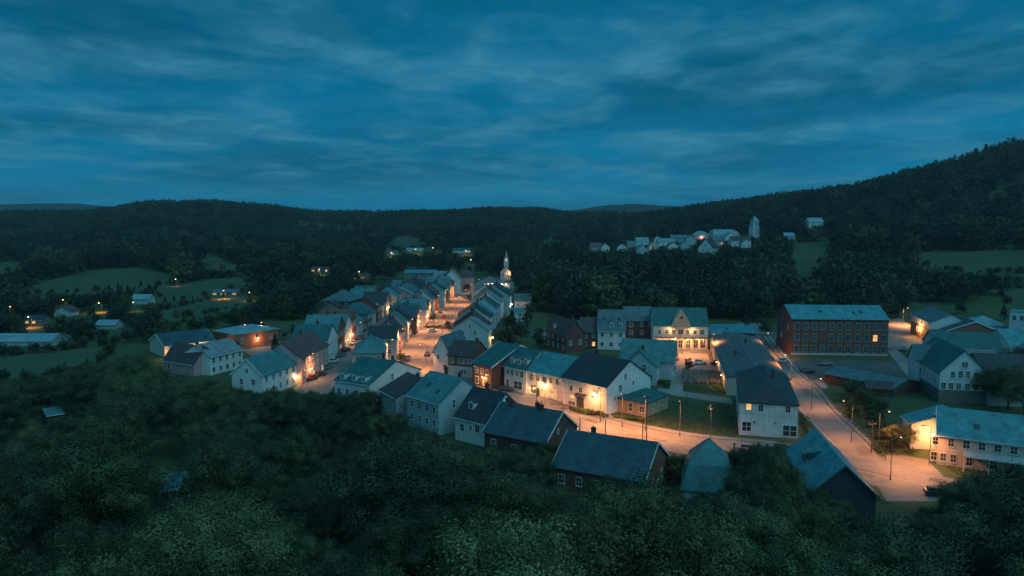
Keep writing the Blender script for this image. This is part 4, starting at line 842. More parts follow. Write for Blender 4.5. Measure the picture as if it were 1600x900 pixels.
on_wall(find('very long low shed'), 'l', -28, 3.2, 'lamp on the side wall of the very long shed, nearer the corner house', power=420)
on_wall(find('very long low shed'), 'l', -6, 3.2, 'lamp on the side wall of the very long shed, nearer the town hall', power=420)
on_wall(find('broad blue gabled house with black'), 'r', -3, 4.0, 'pale lamp behind the broad blue house', power=1200, col=(1, .72, .55), mat=bulb_w, size=.35)
on_wall(find('pale cyan gabled house with pinkish'), 'r', 2, 3.2, 'warm lamp at the back of the pale cyan gabled house', power=900, size=.34)
on_wall(find('red brick barn with pale'), 'r', 0, 3.4, 'orange lamp on the red brick barn', power=500)
SL = [(-25.3, 214, 180, 'street lamp at the near right corner of the main street', 6500), (-38.4, 243, 0, 'street lamp by the second house left of the main street', 4600), (-25.2, 262, 180, 'street lamp before the pale cyan gabled house', 5200),
      (-38.2, 290, 0, 'street lamp by the lit row left of the main street', 4000), (-24, 312, 180, 'street lamp halfway up the right of the main street', 5000), (-36.6, 345, 0, 'street lamp by the tall white gabled house', 4200),
      (-21.6, 372, 180, 'street lamp near the flat-roofed hall', 5000), (-33, 402, 0, 'street lamp by the tan house', 4200), (-17.6, 430, 180, 'street lamp at the far right end of the main street', 3500), (-26.5, 452, 20, 'street lamp at the far end of the main street', 4500)]
SL += [(-38.4, 222, 0, 'added fill lamp before the large hipped teal-roofed house', 3600), (-25.4, 238, 180, 'added fill lamp by the white end house of the main street', 3600), (-38.2, 266, 0, 'added fill lamp before the long dark teal roofed house', 3200), (-25, 286, 180, 'added fill lamp before the near-black roof on the right', 3200),
       (-37.4, 316, 0, 'added fill lamp before the pink gabled house', 3200), (-22.6, 340, 180, 'added fill lamp before the broad blue house', 3200), (-35, 374, 0, 'added fill lamp before the blue-roofed gabled house', 3200), (-20, 400, 180, 'added fill lamp beside the low grey house', 3200)]  # fill lamps added between the others to even out the street's glow
for x, y, a, lab, pw in SL: street_lamp(x, y, R(a), lab, pw)
p = at(838, 631); street_lamp(p.x, p.y, R(-110), 'street lamp before the glowing shopfront', 1700)
p = at(938, 660); street_lamp(p.x, p.y, R(-110), 'street lamp on the verge below the large white gabled house', 3600)
p = at(1008, 673); street_lamp(p.x, p.y, R(-110), 'street lamp on the verge below the brick annex', 3400)
p = at(878, 643); street_lamp(p.x, p.y, R(-110), 'added fill lamp at the left corner of the large white gabled house', 2400)  # this and the next two are fill lamps added along the front road
p = at(972, 667); street_lamp(p.x, p.y, R(-110), 'added fill lamp between the white gabled house and the annex', 3000)
p = at(1062, 682); street_lamp(p.x, p.y, R(-110), 'added fill lamp at the left edge of the big lawn', 2600)
p = at(1110, 690); street_lamp(p.x, p.y, R(-110), 'street lamp before the lawn near the corner house', 900)
p = at(1372, 706); street_lamp(p.x, p.y, R(-60), 'curved street lamp at the end of the guard rail', 2600, 7)
p = at(1391, 750); street_lamp(p.x, p.y, R(20), 'street lamp standing alone in the middle of the crossing', 2400, 6)
p = at(1452, 726); street_lamp(p.x, p.y, R(200), 'street lamp at the foot of the cream two-storey house', 3000, 6)
p = at(1330, 690); street_lamp(p.x, p.y, R(180), 'street lamp beside the guard rail of the rising road', 2400, 7)
p = at(1236, 596); street_lamp(p.x, p.y, R(180), 'street lamp behind the corner house', 3000, 6)
p = at(1190, 556); street_lamp(p.x, p.y, R(0), 'street lamp beside the very long shed', 3200, 6)
p = at(1268, 640); street_lamp(p.x, p.y, R(0), 'added fill lamp at the inner bend of the rising road beside the corner house', 1900, 6)  # fill lamp added to brighten the rising road
p = at(1066, 553); street_lamp(p.x, p.y, R(-90), 'street lamp on the square before the town hall porch', 5200, 6)
p = at(1112, 556); street_lamp(p.x, p.y, R(-90), 'street lamp on the square by the white garage', 3600, 6)
p = at(1046, 564); street_lamp(p.x, p.y, R(0), 'street lamp at the left corner of the square', 2600, 6)
p = at(1410, 508); street_lamp(p.x, p.y, R(-60), 'street lamp on the road behind the mill', 12000, 6)
p = at(1446, 528); street_lamp(p.x, p.y, R(-120), 'street lamp before the low brick house with glowing windows', 12000, 6)
p = at(482, 596); street_lamp(p.x, p.y, R(60), 'street lamp by the parked cars of the second street', 900, 6)
p = at(572, 536); street_lamp(p.x, p.y, R(180), 'street lamp in the second street behind the mansard house', 1800, 6)
p = at(596, 502); street_lamp(p.x, p.y, R(180), 'street lamp farther up the second street', 3000, 6)
p = at(620, 482); street_lamp(p.x, p.y, R(180), 'street lamp at the upper end of the second street', 4000, 6)
p = at(392, 540); street_lamp(p.x, p.y, R(180), 'street lamp in the yard by the red brick barn', 7000, 6)
p = at(418, 536); street_lamp(p.x, p.y, R(180), 'street lamp on the lane between barn and red-roofed house', 7000, 6)
p = at(742, 614); street_lamp(p.x, p.y, R(-90), 'street lamp where the main street meets the valley road', 1100, 6)
for (u, v, w_, lab) in ((21, 494, 900, 'lone street lamp at the far left edge of the valley'), (103, 483, 900, 'street lamp above the cottage with reddish ridge'), (159, 488, 3000, 'yellow street lamp among trees in the left valley'), (277, 447, 900, 'small lamp on the far lane'),
                        (562, 434, 3200, 'bright street lamp between the far left fields and the town'), (677, 394, 1500, 'tiny lamp in the woods behind the town'), (212, 487, 500, 'tiny lamp near the bright cyan farmhouse'), (392, 470, 1200, 'lamp at the edge of the middle field'),
                        (50, 512, 3000, 'lamp at the small lit farmhouse'), (352, 467, 4000, 'lamp before the low lit houses'), (500, 430, 6000, 'lamp before the farmhouse with strong orange light'), (612, 402, 4000, 'lamp before the pinkish cottage'), (650, 397, 4500, 'lamp before the pale low houses'), (728, 399, 4500, 'lamp at the green-roofed barn'),
                        (736, 414, 800, 'faint lamp behind the far end of the main street')):
    p = at_ground(u, v, 240); big = (p.y / 350)
    t = street_lamp(p.x, p.y, R(-90), lab, w_, 3.2, z=p.z); t['cleared'] = 1
    RECTS.append((u - 9, u + 9, v - 22, v - 2, p.y))
    b_ = LASTB[0]
    for vv in b_.data.vertices: vv.co = Vector((1.9, 0, 4.6)) + (vv.co - Vector((1.9, 0, 4.68))) * (.7 + big)
# ------------------------------------------------------------------ poles, rail, posts
def pole(u, v, h, label, name='utility_pole', r=.12):
    p = at(u, v); t = empty(name, (p.x, p.y, 0), .2, label, 'pole' if name == 'utility_pole' else 'post')
    MB().tube((0, 0, 0), (0, 0, h), r, r * .7, 8).build('pole', wood, t)
    if name == 'utility_pole':
        m = MB(); m.box(-.9, .9, -.06, .06, h - .8, h - .66)
        for x in (-.8, -.3, .3, .8): m.tube((x, 0, h - .66), (x, 0, h - .5), .04, n=6)
        m.build('crossarm', wood, t)
    else: MB().ball((0, 0, h), r * 1.3, 8, 5).build('cap', metal, t)
    return t
pole(1010, 688, 9.5, 'tall wooden utility pole at the roadside in front of the brick annex')
pole(1361, 708, 6.5, 'wooden utility pole at the corner of the rising road and the crossing')
pole(906, 672, 2.6, 'short post behind the pale verge of the long brick house', 'roadside_post')
pole(946, 680, 3.2, 'second roadside post, left of the tall utility pole', 'roadside_post')
pole(1004, 686, 3.4, 'roadside post close beside the tall utility pole', 'roadside_post')
pole(1147, 712, 2.4, 'short blue-grey post in the road before the corner house', 'roadside_post', .2)
pole(1073, 630, 2.4, 'small post beside the path across the lawn', 'roadside_post')
wr = empty('overhead_wire', (0, 0, 0), 0, 'dark overhead wires between the tall roadside pole and the pole at the crossing', 'wire')
p0, p1, p2_ = at(1010, 688), at(1361, 708), at(700, 640)
for dx_ in (-.8, .8):
    for a_, b_, ha, hb in ((p0, p1, 9.1, 6.1), (p2_, p0, 8.0, 9.1)):
        m = MB(); q0 = None
        for i in range(13):
            t_ = i / 12; q = Vector((a_.x + (b_.x - a_.x) * t_, a_.y + (b_.y - a_.y) * t_ + dx_ * .6, ha + (hb - ha) * t_ - 1.1 * 4 * t_ * (1 - t_)))
            if q0 is not None: m.tube(q0, q, .018, n=4)
            q0 = q
        m.build('wire', dtrim, wr)
def rail(P, label, name='guard_rail', h=.9, step=2.4, mat=None):
    mat = mat or metal; t = empty(name, (P[0].x, P[0].y, 0), 0, label, 'railing'); o = P[0]
    Q = [p - o for p in P]; m = MB()
    for a, b in zip(Q, Q[1:]):
        m.tube((a.x, a.y, h), (b.x, b.y, h), .06, n=6); m.tube((a.x, a.y, h * .55), (b.x, b.y, h * .55), .04, n=6)
    m.build('rail', mat, t); acc = 0; k = 0
    for a, b in zip(Q, Q[1:]):
        L = (b - a).length
        while acc < L and k < 45:
            q = a + (b - a) * acc / L; MB().box(q.x - .06, q.x + .06, q.y - .06, q.y + .06, 0, h + .05).build('post', mat, t); acc += step; k += 1
        acc -= L
def off(P, d):
    out = []
    for i in range(len(P)):
        n_ = (P[min(i + 1, len(P) - 1)] - P[max(i - 1, 0)]).normalized(); out.append(P[i] + Vector((-n_.y, n_.x)) * d)
    return out
rail(off(right_rd[4:32], -4.6), 'pale guard rail following the right side of the rising road')
pts = [Vector(at(u, v)[:2]) for u, v in ((1190, 528), (1204, 545), (1218, 562), (1232, 578))]
rail(pts, 'light fence along the yard left of the mill', 'yard_fence', 1.1, 2.6)
pts = [Vector(at(u, v)[:2]) for u, v in ((1398, 590), (1424, 606), (1452, 622))]
rail(pts, 'thin fence between the low shed and the white boarded house', 'yard_fence', 1.0, 2.4)
pts = [Vector(at(u, v)[:2]) for u, v in ((1375, 614), (1396, 634), (1412, 648))]
rail(pts, 'fence running down to the cream two-storey house', 'yard_fence', 1.1, 2.0)
# ------------------------------------------------------------------ cars
def car_paint(k, c):
    m, t, b = new_mat('car_paint_' + k); b.inputs['Base Color'].default_value = (*c, 1); b.inputs['Roughness'].default_value = .3; b.inputs['Coat Weight'].default_value = .4; return m
CPN = {'white': car_paint('white', (.6, .6, .6)), 'grey': car_paint('grey', (.2, .21, .22)), 'dark': car_paint('dark', (.03, .035, .045)), 'red': car_paint('red', (.25, .03, .03)), 'blue': car_paint('blue', (.05, .1, .2))}
tyre = plain('tyre_rubber', (.02, .02, .02), .9); lampm = plain('lamp_lens', (.6, .6, .6), .2); tail = plain('tail_lens', (.35, .02, .02), .3)
def make_car(kind, colr, x, y, rz, label):
    t = empty('parked_car', (x, y, .04), rz, label, 'car', 'cars parked in the streets')
    w = .86; est = kind == 'estate'
    low = [(-2.1, .35), (-2.15, .72), (-2.05, .95), (-1.0 if not est else -1.2, 1.0), (1.0, .98), (1.95, .82), (2.12, .6), (2.1, .33)]
    secs = []
    for s_, k in ((-w, .93), (-w * .97, 1), (w * .97, 1), (w, .93)): secs.append((s_, k))
    m = MB(); n = len(low); vs = []
    for s_, k in secs: vs += [(p[0] * (.985 if abs(s_) == w else 1), s_, .35 + (p[1] - .35) * k) for p in low]
    fs = [tuple(range(n))[::-1], tuple(range(3 * n, 4 * n))]
    for q in range(3):
        for i in range(n): fs.append((q * n + i, q * n + (i + 1) % n, (q + 1) * n + (i + 1) % n, (q + 1) * n + i))
    m.add(vs, fs); bd = m.build('body', CPN[colr], t)
    top = [(-1.75 if est else -1.35, .98), (-1.55 if est else -.85, 1.42), (.25, 1.45), (.95, .98)]
    m = MB(); m.add([(p[0], s_ * (.8 if p[1] < 1.2 else .62), p[1]) for s_ in (-1, 1) for p in top], [(3, 2, 1, 0), (4, 5, 6, 7), (0, 1, 5, 4), (1, 2, 6, 5), (2, 3, 7, 6), (3, 0, 4, 7)]); m.build('windows', glass, t).name = 'window_glass'
    m = MB(); m.box(-1.5 if est else -.8, .22, -.6, .6, 1.43, 1.475); m.build('roof', CPN[colr], t)
    for sx_ in (-1.32, 1.3):
        for sy_ in (-1, 1):
            m = MB(); m.tube((sx_, sy_ * .68, .33), (sx_, sy_ * .89, .33), .33, n=14); wh = m.build('wheel', tyre, t)
            m = MB(); m.tube((sx_, sy_ * .885, .33), (sx_, sy_ * .9, .33), .19, n=10); m.build('rim', metal, wh)
    for sy_ in (-1, 1):
        MB().box(2.02, 2.1, sy_ * .6 - .17, sy_ * .6 + .17, .62, .76).build('headlight', lampm, t)
        MB().box(-2.14, -2.06, sy_ * .62 - .15, sy_ * .62 + .15, .72, .9).build('tail_light', tail, t)
    return t
cars = [(500, 588, 'dark', 'sedan', 62, 'dark car parked nearest in the second street, beside the red-roofed house'), (487, 594, 'red', 'sedan', 62, 'reddish car parked at the blazing corner lamp'),
        (510, 577, 'grey', 'estate', 70, 'grey estate car in the line beside the long white terrace'), (521, 567, 'white', 'sedan', 75, 'white car in the line beside the long white terrace'),
        (532, 557, 'grey', 'sedan', 75, 'grey car before the white house with the bright window'), (541, 549, 'dark', 'estate', 78, 'dark estate car farther up the second street'), (553, 538, 'white', 'sedan', 78, 'white car farther up the second street'),
        (563, 530, 'blue', 'sedan', 80, 'blue car near the pale blue gabled house'),
        (676, 519, 'white', 'sedan', 0, 'white car crossing below the planted strip of the main street'), (664, 508, 'dark', 'estate', 85, 'dark car by the orange-lit house fronts'), (689, 489, 'grey', 'sedan', 88, 'grey car parked left in the upper main street'),
        (739, 476, 'dark', 'estate', 90, 'dark estate car parked on the right of the upper main street'), (736, 482, 'white', 'sedan', 90, 'pale car parked on the right of the upper main street'),
        (1093, 569, 'white', 'sedan', 5, 'white car parked on the square before the town hall'), (1121, 570, 'dark', 'sedan', 5, 'dark car on the square beside the long shed'),
        (1174, 588, 'white', 'sedan', 35, 'dummy'), (1466, 775, 'dark', 'estate', -15, 'dark estate car parked at the lower right of the crossing'), (1492, 777, 'grey', 'sedan', 10, 'grey car half under the trees at the lower right'),
        (1224, 566, 'white', 'estate', 55, 'white estate car left of the mill'), (1188, 548, 'white', 'sedan', 60, 'white car beside the grey shed roof, left of the yard fence'), (636, 562, 'grey', 'sedan', 86, 'grey car at the near left kerb of the main street'),
        (668, 556, 'dark', 'sedan', 90, 'dark car at the near right kerb of the main street'), (694, 497, 'red', 'sedan', 88, 'reddish car in the upper main street at left'), (719, 492, 'dark', 'sedan', 90, 'dark car along the right kerb of the middle main street'), (703, 474, 'dark', 'sedan', 88, 'dark car left in the far main street'),
        (1262, 583, 'dark', 'sedan', 5, 'dark car in the yard in front of the mill'), (1290, 571, 'grey', 'estate', 5, 'grey estate car close under the mill wall'), (790, 611, 'dark', 'sedan', -20, 'dark car stopped before the shop with two dormers'), (1412, 548, 'grey', 'sedan', 60, 'grey car on the path behind the low shed'),
        (604, 500, 'white', 'sedan', 82, 'white car at the upper end of the second street'), (1056, 562, 'grey', 'sedan', 80, 'grey car at the left side of the square')]
for u, v, c_, kd, a, lab in cars:
    if lab == 'dummy': continue
    p = at(u, v); make_car(kd, c_, p.x, p.y, R(a), lab)
# ------------------------------------------------------------------ vegetation
def foliage(key, ca, cb, cc):
    m, t, b = new_mat(key); g_ = t.nodes.new('ShaderNodeNewGeometry'); oi = t.nodes.new('ShaderNodeObjectInfo')
    c = mixc(t, g_.outputs['Random Per Island'], ca, cb)
    c = mixc(t, ramp(t, oi.outputs['Random'], [(0.2, 0.0), (1.0, 0.75)]), c, cc)
    n_ = ramp(t, noise_n(t, g_.outputs['Position'], .45, 3), [(.36, .42), (.64, 1.4)])
    c = mixc(t, 1.0, c, n_, 'MULTIPLY')
    c = mixc(t, 1.0, c, ramp(t, noise_n(t, g_.outputs['Position'], .017, 3), [(.36, .62), (.66, 1.45)]), 'MULTIPLY')
    c = mixc(t, 1.0, c, ramp(t, math_node(t, 'FRACT', math_node(t, 'MULTIPLY', oi.outputs['Random'], 7.31)), [(0.0, .52), (1.0, 1.18)]), 'MULTIPLY')
    t.links.new(c, b.inputs['Base Color']); b.inputs['Roughness'].default_value = .6; b.inputs['Specular IOR Level'].default_value = .25
    return m
leaf1 = foliage('broadleaf_foliage', (.060, .080, .033), (.082, .103, .045), (.094, .090, .036))
leaf2 = foliage('dark_foliage', (.044, .062, .030), (.078, .102, .048), (.080, .082, .034))
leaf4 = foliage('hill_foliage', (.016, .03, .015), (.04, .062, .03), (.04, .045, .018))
leaf3 = foliage('shrub_foliage', (.04, .08, .025), (.10, .14, .05), (.10, .10, .04))
bark = plain('bark', (.07, .055, .042), .95, var=.4, scale=4)
def ico():
    t = (1 + 5 ** .5) / 2
    v = np.array([(-1, t, 0), (1, t, 0), (-1, -t, 0), (1, -t, 0), (0, -1, t), (0, 1, t), (0, -1, -t), (0, 1, -t), (t, 0, -1), (t, 0, 1), (-t, 0, -1), (-t, 0, 1)], float)
    v /= np.linalg.norm(v[0]); f = [(0, 11, 5), (0, 5, 1), (0, 1, 7), (0, 7, 10), (0, 10, 11), (1, 5, 9), (5, 11, 4), (11, 10, 2), (10, 7, 6), (7, 1, 8), (3, 9, 4), (3, 4, 2), (3, 2, 6), (3, 6, 8), (3, 8, 9), (4, 9, 5), (2, 4, 11), (6, 2, 10), (8, 6, 7), (9, 8, 1)]
    return v, f
ICO = ico()
def crown_mesh(name, seed, Rr, hz, zc, nlobe, leaves, size, mat, shape='round', drop=-0.55):
    """an uneven crown: leaf-sized faces around many lobes of differing size, set through the crown's volume"""
    rg = np.random.RandomState(seed); C = []; rad = []
    gold = math.pi * (3 - 5 ** .5)
    for i in range(nlobe):
        z = 1 - (1 - drop) * (i + .5) / nlobe; th = gold * i + rg.uniform(-.4, .4); r = math.sqrt(max(0, 1 - z * z))
        k = rg.uniform(.5, 1.08)
        if shape == 'cone': rr = (1 - (z + 1) / 2) ** .8 * 1.1 + .08; p = np.array([math.cos(th) * rr * k, math.sin(th) * rr * k, z])
        else: p = np.array([math.cos(th) * r, math.sin(th) * r, z]) * k
        C.append(p * np.array([Rr, Rr, hz]) + np.array([0, 0, zc])); rad.append(Rr * rg.uniform(.17, .38) * (1.0 if shape != 'cone' else .7))
    C.append(np.array([0, 0, zc])); rad.append(Rr * .5)
    C = np.array(C); rad = np.array(rad); V = []; Fc = []; nv = 0
    for c, r in zip(C, rad):   # leafy cores keep a lobe from being see-through
        v = ICO[0] * (r * .3) * rg.uniform(.8, 1.15, (12, 1)) + c; V.append(v); Fc += [tuple(i + nv for i in f) for f in ICO[1]]; nv += 12
    per = np.maximum(6, (leaves * rad ** 2 / (rad ** 2).sum()).astype(int))
    for c, r, n_ in zip(C, rad, per):
        d = rg.normal(size=(n_, 3)); d[:, 2] += .35; d /= np.linalg.norm(d, axis=1)[:, None]
        rr = r * rg.uniform(.62, 1.1, (n_, 1)) * (1 + .3 * (rg.rand(n_, 1) > .9)); ax = c - np.array([0, 0, zc - hz * .5]); ax = ax / (np.linalg.norm(ax) + 1e-6)
        p = c + d * rr * np.array([1, 1, .72]) + ax * (d @ ax)[:, None] * rr * .55
        nr = d + rg.normal(size=(n_, 3)) * .28; nr /= np.linalg.norm(nr, axis=1)[:, None]
        a = np.cross(nr, rg.normal(size=(n_, 3))); a /= np.linalg.norm(a, axis=1)[:, None]; b = np.cross(nr, a)
        s1 = size * rg.uniform(.6, 1.3, (n_, 1)); s2 = s1 * rg.uniform(.4, .75, (n_, 1))
        q = np.stack([p - a * s1, p - b * s2 + a * s1 * .15, p + a * s1, p + b * s2 + a * s1 * .15], 1).reshape(-1, 3)
        V.append(q); Fc += [(nv + 4 * i, nv + 4 * i + 1, nv + 4 * i + 2, nv + 4 * i + 3) for i in range(n_)]; nv += 4 * n_
    me = bpy.data.meshes.new(name); me.from_pydata(np.concatenate(V).tolist(), [], Fc); me.materials.append(mat); return me
def trunk_mesh(name, h, r, seed):
    rg = random.Random(seed); m = MB(); m.tube((0, 0, -.8), (rg.uniform(-.15, .15), 0, h * .45), r, r * .7, 9)
    for i in range(5):
        a = 2 * math.pi * i / 5 + rg.uniform(-.4, .4); z = h * rg.uniform(.3, .45); L = h * rg.uniform(.3, .42)
        m.tube((0, 0, z), (math.cos(a) * L * .7, math.sin(a) * L * .7, z + L), r * .45, r * .15, 6)
    m.tube((0, 0, h * .44), (0, 0, h * .85), r * .7, r * .2, 8); return m.mesh(name, bark)
# full-detail crowns (about 10 m high at scale 1) and lighter ones for trees farther off
FULL = [(crown_mesh('crown', 11, 4.3, 3.9, 6.0, 40, 42000, .085, leaf1), trunk_mesh('trunk', 8, .26, 1)), (crown_mesh('crown', 12, 3.8, 4.3, 5.8, 34, 38000, .082, leaf1), trunk_mesh('trunk', 8, .24, 2)),
        (crown_mesh('crown', 13, 4.7, 3.5, 6.2, 46, 45000, .086, leaf2), trunk_mesh('trunk', 8, .3, 3)), (crown_mesh('crown', 14, 4.1, 4.1, 5.9, 30, 40000, .085, leaf2), trunk_mesh('trunk', 8, .26, 4)),
        (crown_mesh('crown', 15, 4.4, 3.7, 6.1, 52, 42000, .080, leaf1), trunk_mesh('trunk', 8, .27, 5)), (crown_mesh('crown', 16, 4.9, 3.9, 6.0, 36, 45000, .088, leaf2), trunk_mesh('trunk', 8, .3, 6))]
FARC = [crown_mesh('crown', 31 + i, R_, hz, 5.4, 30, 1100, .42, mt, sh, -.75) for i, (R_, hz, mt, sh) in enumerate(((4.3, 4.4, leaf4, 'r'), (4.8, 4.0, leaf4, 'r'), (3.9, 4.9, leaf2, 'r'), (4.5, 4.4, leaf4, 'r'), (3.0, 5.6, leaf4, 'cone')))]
# silhouette of the near wood, and the clearings
TOPV = [(-400, 590), (0, 594), (60, 590), (110, 574), (170, 560), (232, 556), (262, 590), (300, 588), (352, 598), (400, 612), (440, 606), (468, 600), (500, 610), (530, 612), (590, 612), (622, 628), (650, 664), (695, 688),
        (720, 692), (757, 702), (800, 688), (850, 692), (880, 706), (930, 742), (1000, 758), (1060, 764), (1090, 766), (1130, 742), (1150, 704), (1180, 686), (1215, 684), (1240, 696), (1262, 738), (1300, 772), (1330, 800), (1372, 814), (1430, 818), (1452, 800), (1480, 784),
        (1520, 752), (1560, 738), (1600, 728), (1900, 700)]
def footblocked(x, y, rad):
    for (cx_, cy_, ux_, uy_, w_, d_) in FOOT:
        dx, dy = x - cx_, y - cy_
        if abs(dx) > 60 or abs(dy) > 60: continue
        a, b = abs(dx * ux_ + dy * uy_), abs(-dx * uy_ + dy * ux_)
        if a < w_ + rad and b < d_ + rad: return True
    return False
def roadblocked(x, y, extra=0):
    for P, w_ in ROADS:
        for q in P[::2]:
            if (q.x - x) ** 2 + (q.y - y) ** 2 < (w_ + extra) ** 2: return True
    return False
def hides(x, y, z, r, top, slack=0):
    """does a crown there stand before something that shows in the photograph"""
    u, vt = pix(x, y, z + top); _, vb = pix(x, y, z + top * .2); ru = r * F / y
    for (u0, u1, v0, v1, yy) in RECTS:
        if y < yy and u + ru > u0 and u - ru < u1 and vt < v1 and vb > v0: return True
    return False
cand = []
rg = random.Random(5)
TSP = 8.0
darts = []
y = 46.0
while y < 205:
    x = -y * 1.15
    while x < y * .95:
        px_, py_ = x + rg.uniform(-2, 2), y + rg.uniform(-2, 2); x += 4.6
        u, _ = pix(px_, py_, 5)
        if u > 1740 or u < -160 or py_ < 46 or (py_ > 150 and u > 640): continue
        darts.append((px_, py_, rg.choice((.65, .85, 1.0, 1.2, 1.45)) * rg.uniform(.92, 1.08) * (1.12 if py_ < 90 else 1.0)))
    y += 4.2
rg.shuffle(darts); darts.sort(key=lambda d: -round(d[2] * 1.6))
placed = []
for px_, py_, s in darts:
    u, _ = pix(px_, py_, 5); z = ground(px_, py_)
    if any((px_ - a) ** 2 + (py_ - b) ** 2 < (3.8 * (s + c)) ** 2 for a, b, c in placed): continue
    for _k in range(10):
        r_ = 4.4 * s; ru = r_ * F / py_
        need = max(interp(u + q * ru * .8, TOPV) for q in (-1, -.5, 0, .5, 1)) - rg.uniform(-4, 8)
        if pix(px_, py_, z + 9.9 * s)[1] >= need and not footblocked(px_, py_, r_ * .55) and not roadblocked(px_, py_, r_ * .3) and not hides(px_, py_, z, r_ * .8, 9.6 * s):
            cand.append((s / py_, px_, py_, z, s)); placed.append((px_, py_, s)); break
        s *= .9
        if s < .36: break
# the wood's upper edge, where its tops stand against the first houses
u = -20.0
while u < 1640:
    vt_ = interp(u, TOPV) + rg.uniform(-1, 6); best = None
    yy = 190.0 if u < 600 else 150.0
    while yy > 88:
        d = ray(u, vt_); k = yy / d.y; x = d.x * k; zt = H + d.z * k; z = ground(x, yy); s = (zt - z) / 9.9
        if .42 < s < 1.3:
            r_ = 4.4 * s
            if not footblocked(x, yy, r_ * .5) and not roadblocked(x, yy, r_ * .2) and not hides(x, yy, z, r_ * .7, 9.2 * s) and not any((x - a) ** 2 + (yy - b) ** 2 < (2.5 * (s + c)) ** 2 for a, b, c in placed): best = (x, yy, z, s); break
        yy -= 3
    if best: x, yy, z, s = best; cand.append((s / yy, x, yy, z, s)); placed.append((x, yy, s))
    u += 13
# a couple of named single trees that break the skyline of the wood
XY = {}
for (u, v, yy, s) in ((1196, 686, 108, .62), (1168, 722, 100, .6), (1222, 716, 100, .55), (1183, 745, 92, .7), (1215, 760, 90, .7), (1150, 775, 92, .8), (1255, 765, 92, .7), (440, 606, 150, 1.0), (1545, 742, 104, 1.2), (1592, 730, 108, 1.2), (1505, 764, 102, 1.0)):
    d = ray(u, v); k = yy / d.y; zt = H + d.z * k; x = d.x * k; z = ground(x, yy); XY[(round(x, 3), round(yy, 3))] = s; s = max(.5, min(1.5, (zt - z) / 9.9))
    cand.append((10, x, yy, z, s))
cand.sort(reverse=True)
print('near tree candidates', len(cand))
NEAR = 288
zones = [('bottom left corner', 'leafy dark tree of the wood, at the bottom left'), ('left', 'dark tree of the wood between the left edge and the town'), ('mid', 'broad leafy tree of the wood below the blue-grey and brick houses'), ('bottom', 'leafy tree in the nearest rank of the wood, bottom middle'),
         ('right', 'leafy tree of the wood around the pavilion and the navy barn'), ('far right', 'dark tree of the wood at the lower right corner')]
def zone(u, v):
    if v > 760 and u < 500: return 0
    if u < 500: return 1
    if v > 780 and u < 1050: return 3
    if u < 1050: return 2
    return 4 if u < 1420 else 5
rt_ = random.Random(9)
for i, (_, x, y, z, s) in enumerate(cand[:NEAR]):
    k = rt_.randrange(6); u, v = pix(x, y, z + 6 * s); zn = zones[zone(u, v)]
    t = empty('broadleaf_tree', (x, y, z), rt_.uniform(0, 6.28), zn[1], 'tree', 'wood: ' + zn[0])
    w_ = XY.get((round(x, 3), round(y, 3)), 1.0) * s; t.scale = (w_ * rt_.uniform(.9, 1.1), w_ * rt_.uniform(.9, 1.1), s * (rt_.uniform(.82, 1.0)))
    link('trunk', FULL[k][1], t); link('crown', FULL[k][0], t)
far_pts = [(x, y, z, s) for (_, x, y, z, s) in cand[NEAR:]]
# trees and shrubs inside the town
def town_tree(u, v, s, label, k=None, name='garden_tree'):
    p = at(u, v); t = empty(name, (p.x, p.y, 0), rt_.uniform(0, 6), label, 'tree'); t.scale = (s, s, s)
    k = rt_.randrange(5) if k is None else k
    link('trunk', FULL[k][1], t); link('crown', FULL[k][0] if p.y < 200 else FARC[k % 5], t); return t
for a in ((1046, 590, .42, 'round bush-like tree at the corner behind the teal-roofed house'), (1076, 580, .36, 'small bright green tree on the square before the town hall'), (627, 567, .36, 'street tree at the near left side of the main street'), (618, 549, .4, 'street tree left of the main street, second from the near end'),
          (700, 514, .34, 'small tree in the planted strip across the main street'), (676, 503, .4, 'small tree before the lit teal-roofed house'),
          (734, 473, .5, 'street tree by the parked dark estate car'),           (730, 456, .5, 'street tree below the pink closing house'), (590, 488, .55, 'yellowish tree beside the lamp of the second street'), (624, 488, .5, 'tree between the rows behind the second street'),
          (800, 520, .8, 'tree behind the right-hand row, on the lawn'), (812, 536, .8, 'larger tree on the lawn behind the row'), (792, 546, .7, 'tree on the lawn nearest the brick house'), (824, 510, .6, 'tree at the far end of the lawn behind the row'), (845, 545, .5, 'small tree before the terrace below the wood'),
          (1334, 630, .55, 'bush-like tree on the bank beside the guard rail'), (1350, 642, .5, 'second bush-like tree on the bank beside the guard rail'), (1368, 656, .5, 'third bush-like tree on the bank beside the guard rail'), (1326, 618, .4, 'dark bush-like tree behind the small shed'), (1392, 706, .5, 'dark tree between the curved lamp and the cream house'), (1412, 700, .45, 'low dark tree near the gable of the cream house'),
          (1575, 640, 1.0, 'big dark tree behind the cream two-storey house, at the right edge'), (1545, 632, .9, 'dark tree before the white boarded house'), (1590, 600, 1.0, 'dark tree beside the black roof slope at the right edge'), (1600, 655, .9, 'tree at the right edge above the teal roof'),
          (395, 528, .9, 'lamp-lit tree behind the red brick barn'), (404, 532, .7, 'second lamp-lit tree behind the red brick barn'), (430, 548, .5, 'small tree in the lit yard'), (372, 560, .5, 'small tree beside the white long house'), (353, 575, .5, 'tree between the two white houses at left'),
          (1400, 478, .9, 'tree at the left of the brick inn'), (1408, 486, .7, 'low tree at the left of the brick inn'), (1165, 512, .6, 'tree behind the extension of the town hall'), (1198, 505, .7, 'tree at the left end of the mill'), (1195, 524, .5, 'low tree in the yard left of the mill'),
          (1062, 756, .5, 'small tree between the brick hall and the pavilion'), (1048, 752, .4, 'low tree at the right end of the brick hall')):
    town_tree(*a)
